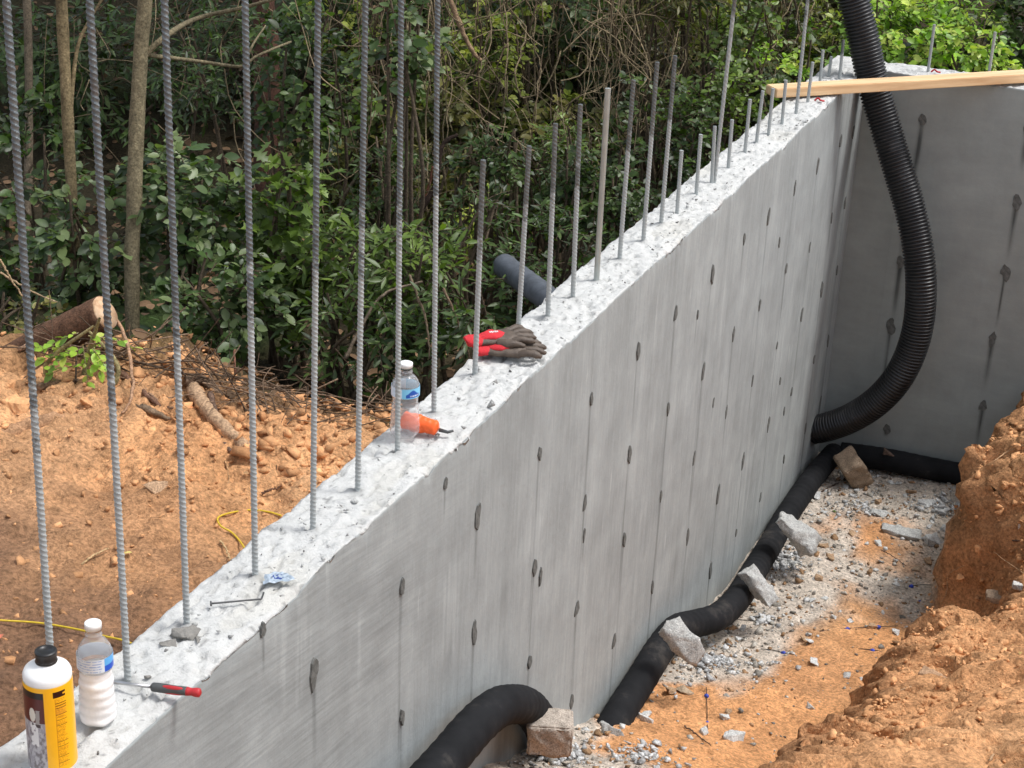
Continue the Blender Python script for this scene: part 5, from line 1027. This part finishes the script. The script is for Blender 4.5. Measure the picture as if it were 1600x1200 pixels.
dead([(0, 425), (50, 455), (90, 472)], 6.1, .004, 'thin bare branch at the left edge crossing behind the first bar', (.42, .3, .18))
# hanging vines
V0 = dict(pale=(.22, .17, .10), brown=(.13, .09, .055))
for i in range(84):
    if i < 14: px = rs.uniform(965, 1000) if i < 8 else rs.uniform(1030, 1065); D = rs.uniform(7.8, 8.8); y1 = rs.uniform(150, 300)
    elif i < 22: px = rs.uniform(1180, 1260); D = rs.uniform(8, 9); y1 = rs.uniform(70, 140)
    else: px = rs.uniform(540, 960); D = rs.uniform(7.4, 9.6); y1 = rs.uniform(120, 400)
    y0 = -60; m_ = 7; pts = []; xx = px
    for k in range(m_):
        f_ = k / (m_ - 1); xx += rs.normal(0, 9); pts.append(ond(xx, y0 + (y1 - y0) * f_, D + .15 * math.sin(k * 1.3 + i)))
    if i % 3 == 0: pts.append(pts[-1] + np.array([.10, 0, .06])); pts.append(pts[-1] + np.array([.05, .05, .16]))
    stick(pts, rs.uniform(.0018, .0045), 'thin brown vine hanging among the trees behind the wall', 'vine', V0['pale' if rs.rand() < .5 else 'brown'], 'vine', group='vines hanging in the woods', seg=4, n=26, taper=.8, wob=.012)
mb = MB(); rs = np.random.RandomState(77)
for i in range(620):
    px = rs.choice([rs.uniform(520, 980), rs.normal(985, 30), rs.normal(1050, 25), rs.uniform(60, 520)], p=[.5, .2, .2, .1]); py = rs.uniform(-40, 330) if px < 950 else rs.uniform(-40, 230); D = rs.uniform(7.2, 9.0) if px < 1000 else rs.uniform(7.9, 9.2)
    q = ond(px, py, D)
    if q[2] < float(Gf(q[0], q[1])) + .05: continue
    d = rs.normal(0, 1, 3) * [.6, .4, 1.3]; d = d / np.linalg.norm(d) * rs.uniform(.06, .26); P = smoothpath([q - d, q - d * .3 + rs.normal(0, .03, 3), q + d * .4 + rs.normal(0, .03, 3), q + d + rs.normal(0, .02, 3)], 9)
    V, F = tube(P, rs.uniform(.0010, .0030), 4, False); mb.add(V, F, np.array([.24, .185, .11]) * rs.uniform(.35, 1.5))
tag(mb.build('twig_tangle', MAT['bark']), 'tangle of thin dry vines and twigs through the woods behind the wall', 'twig tangle', kind='stuff')
# boulder on the slope
ob_rock(530, 270, (.14, .12, .07), MAT['stone'], 'boulder', 'pale grey boulder in the woods right of the fifth tall bar', 'boulder', P=onf(530, 285, Gf), seed=201, col=(.22, .22, .20), sink=.2)
# fallen leaves on the earth
for i, (px, py, s, surf, col, lab) in enumerate([(1578, 1015, .028, Bk, (.50, .52, .20), 'yellow-green leaf on the near bank at the right edge'), (1592, 1028, .02, Bk, (.45, .32, .12), 'small yellow leaf just below the yellow-green one'), (1305, 804, .020, Bk, (.10, .16, .03), 'green leaf on the gravel near the drain pipe'), (207, 870, .022, Gd, (.60, .50, .16), 'yellow leaf on the dark soil right of the second bar'), (3, 998, .018, Gd, (.62, .20, .12), 'pinkish leaf at the left edge on the dark soil'), (380, 745, .018, Gd, (.42, .25, .12), 'dry leaf on the orange slope'), (470, 580, .05, Gd, (.36, .22, .14), 'curled dry leaf at the woods edge by the fifth bar')]):
    P = onf(px, py, surf); V, F = LT['oval']; V = V * s * [1, 1.2, 1.6]; o = fmesh('fallen_leaf', V, F, MAT['dryleaf'], col=np.tile(np.array(col), (len(V), 1))); o.location = (P[0], P[1], P[2] + .012); o.rotation_euler = (.2, -.2, i * 1.3); tag(o, lab, 'leaf')
print('objects', len(bpy.data.objects), 'tris~', sum(len(o.data.loops) - 2 * len(o.data.polygons) for o in bpy.data.objects if o.type == 'MESH'))
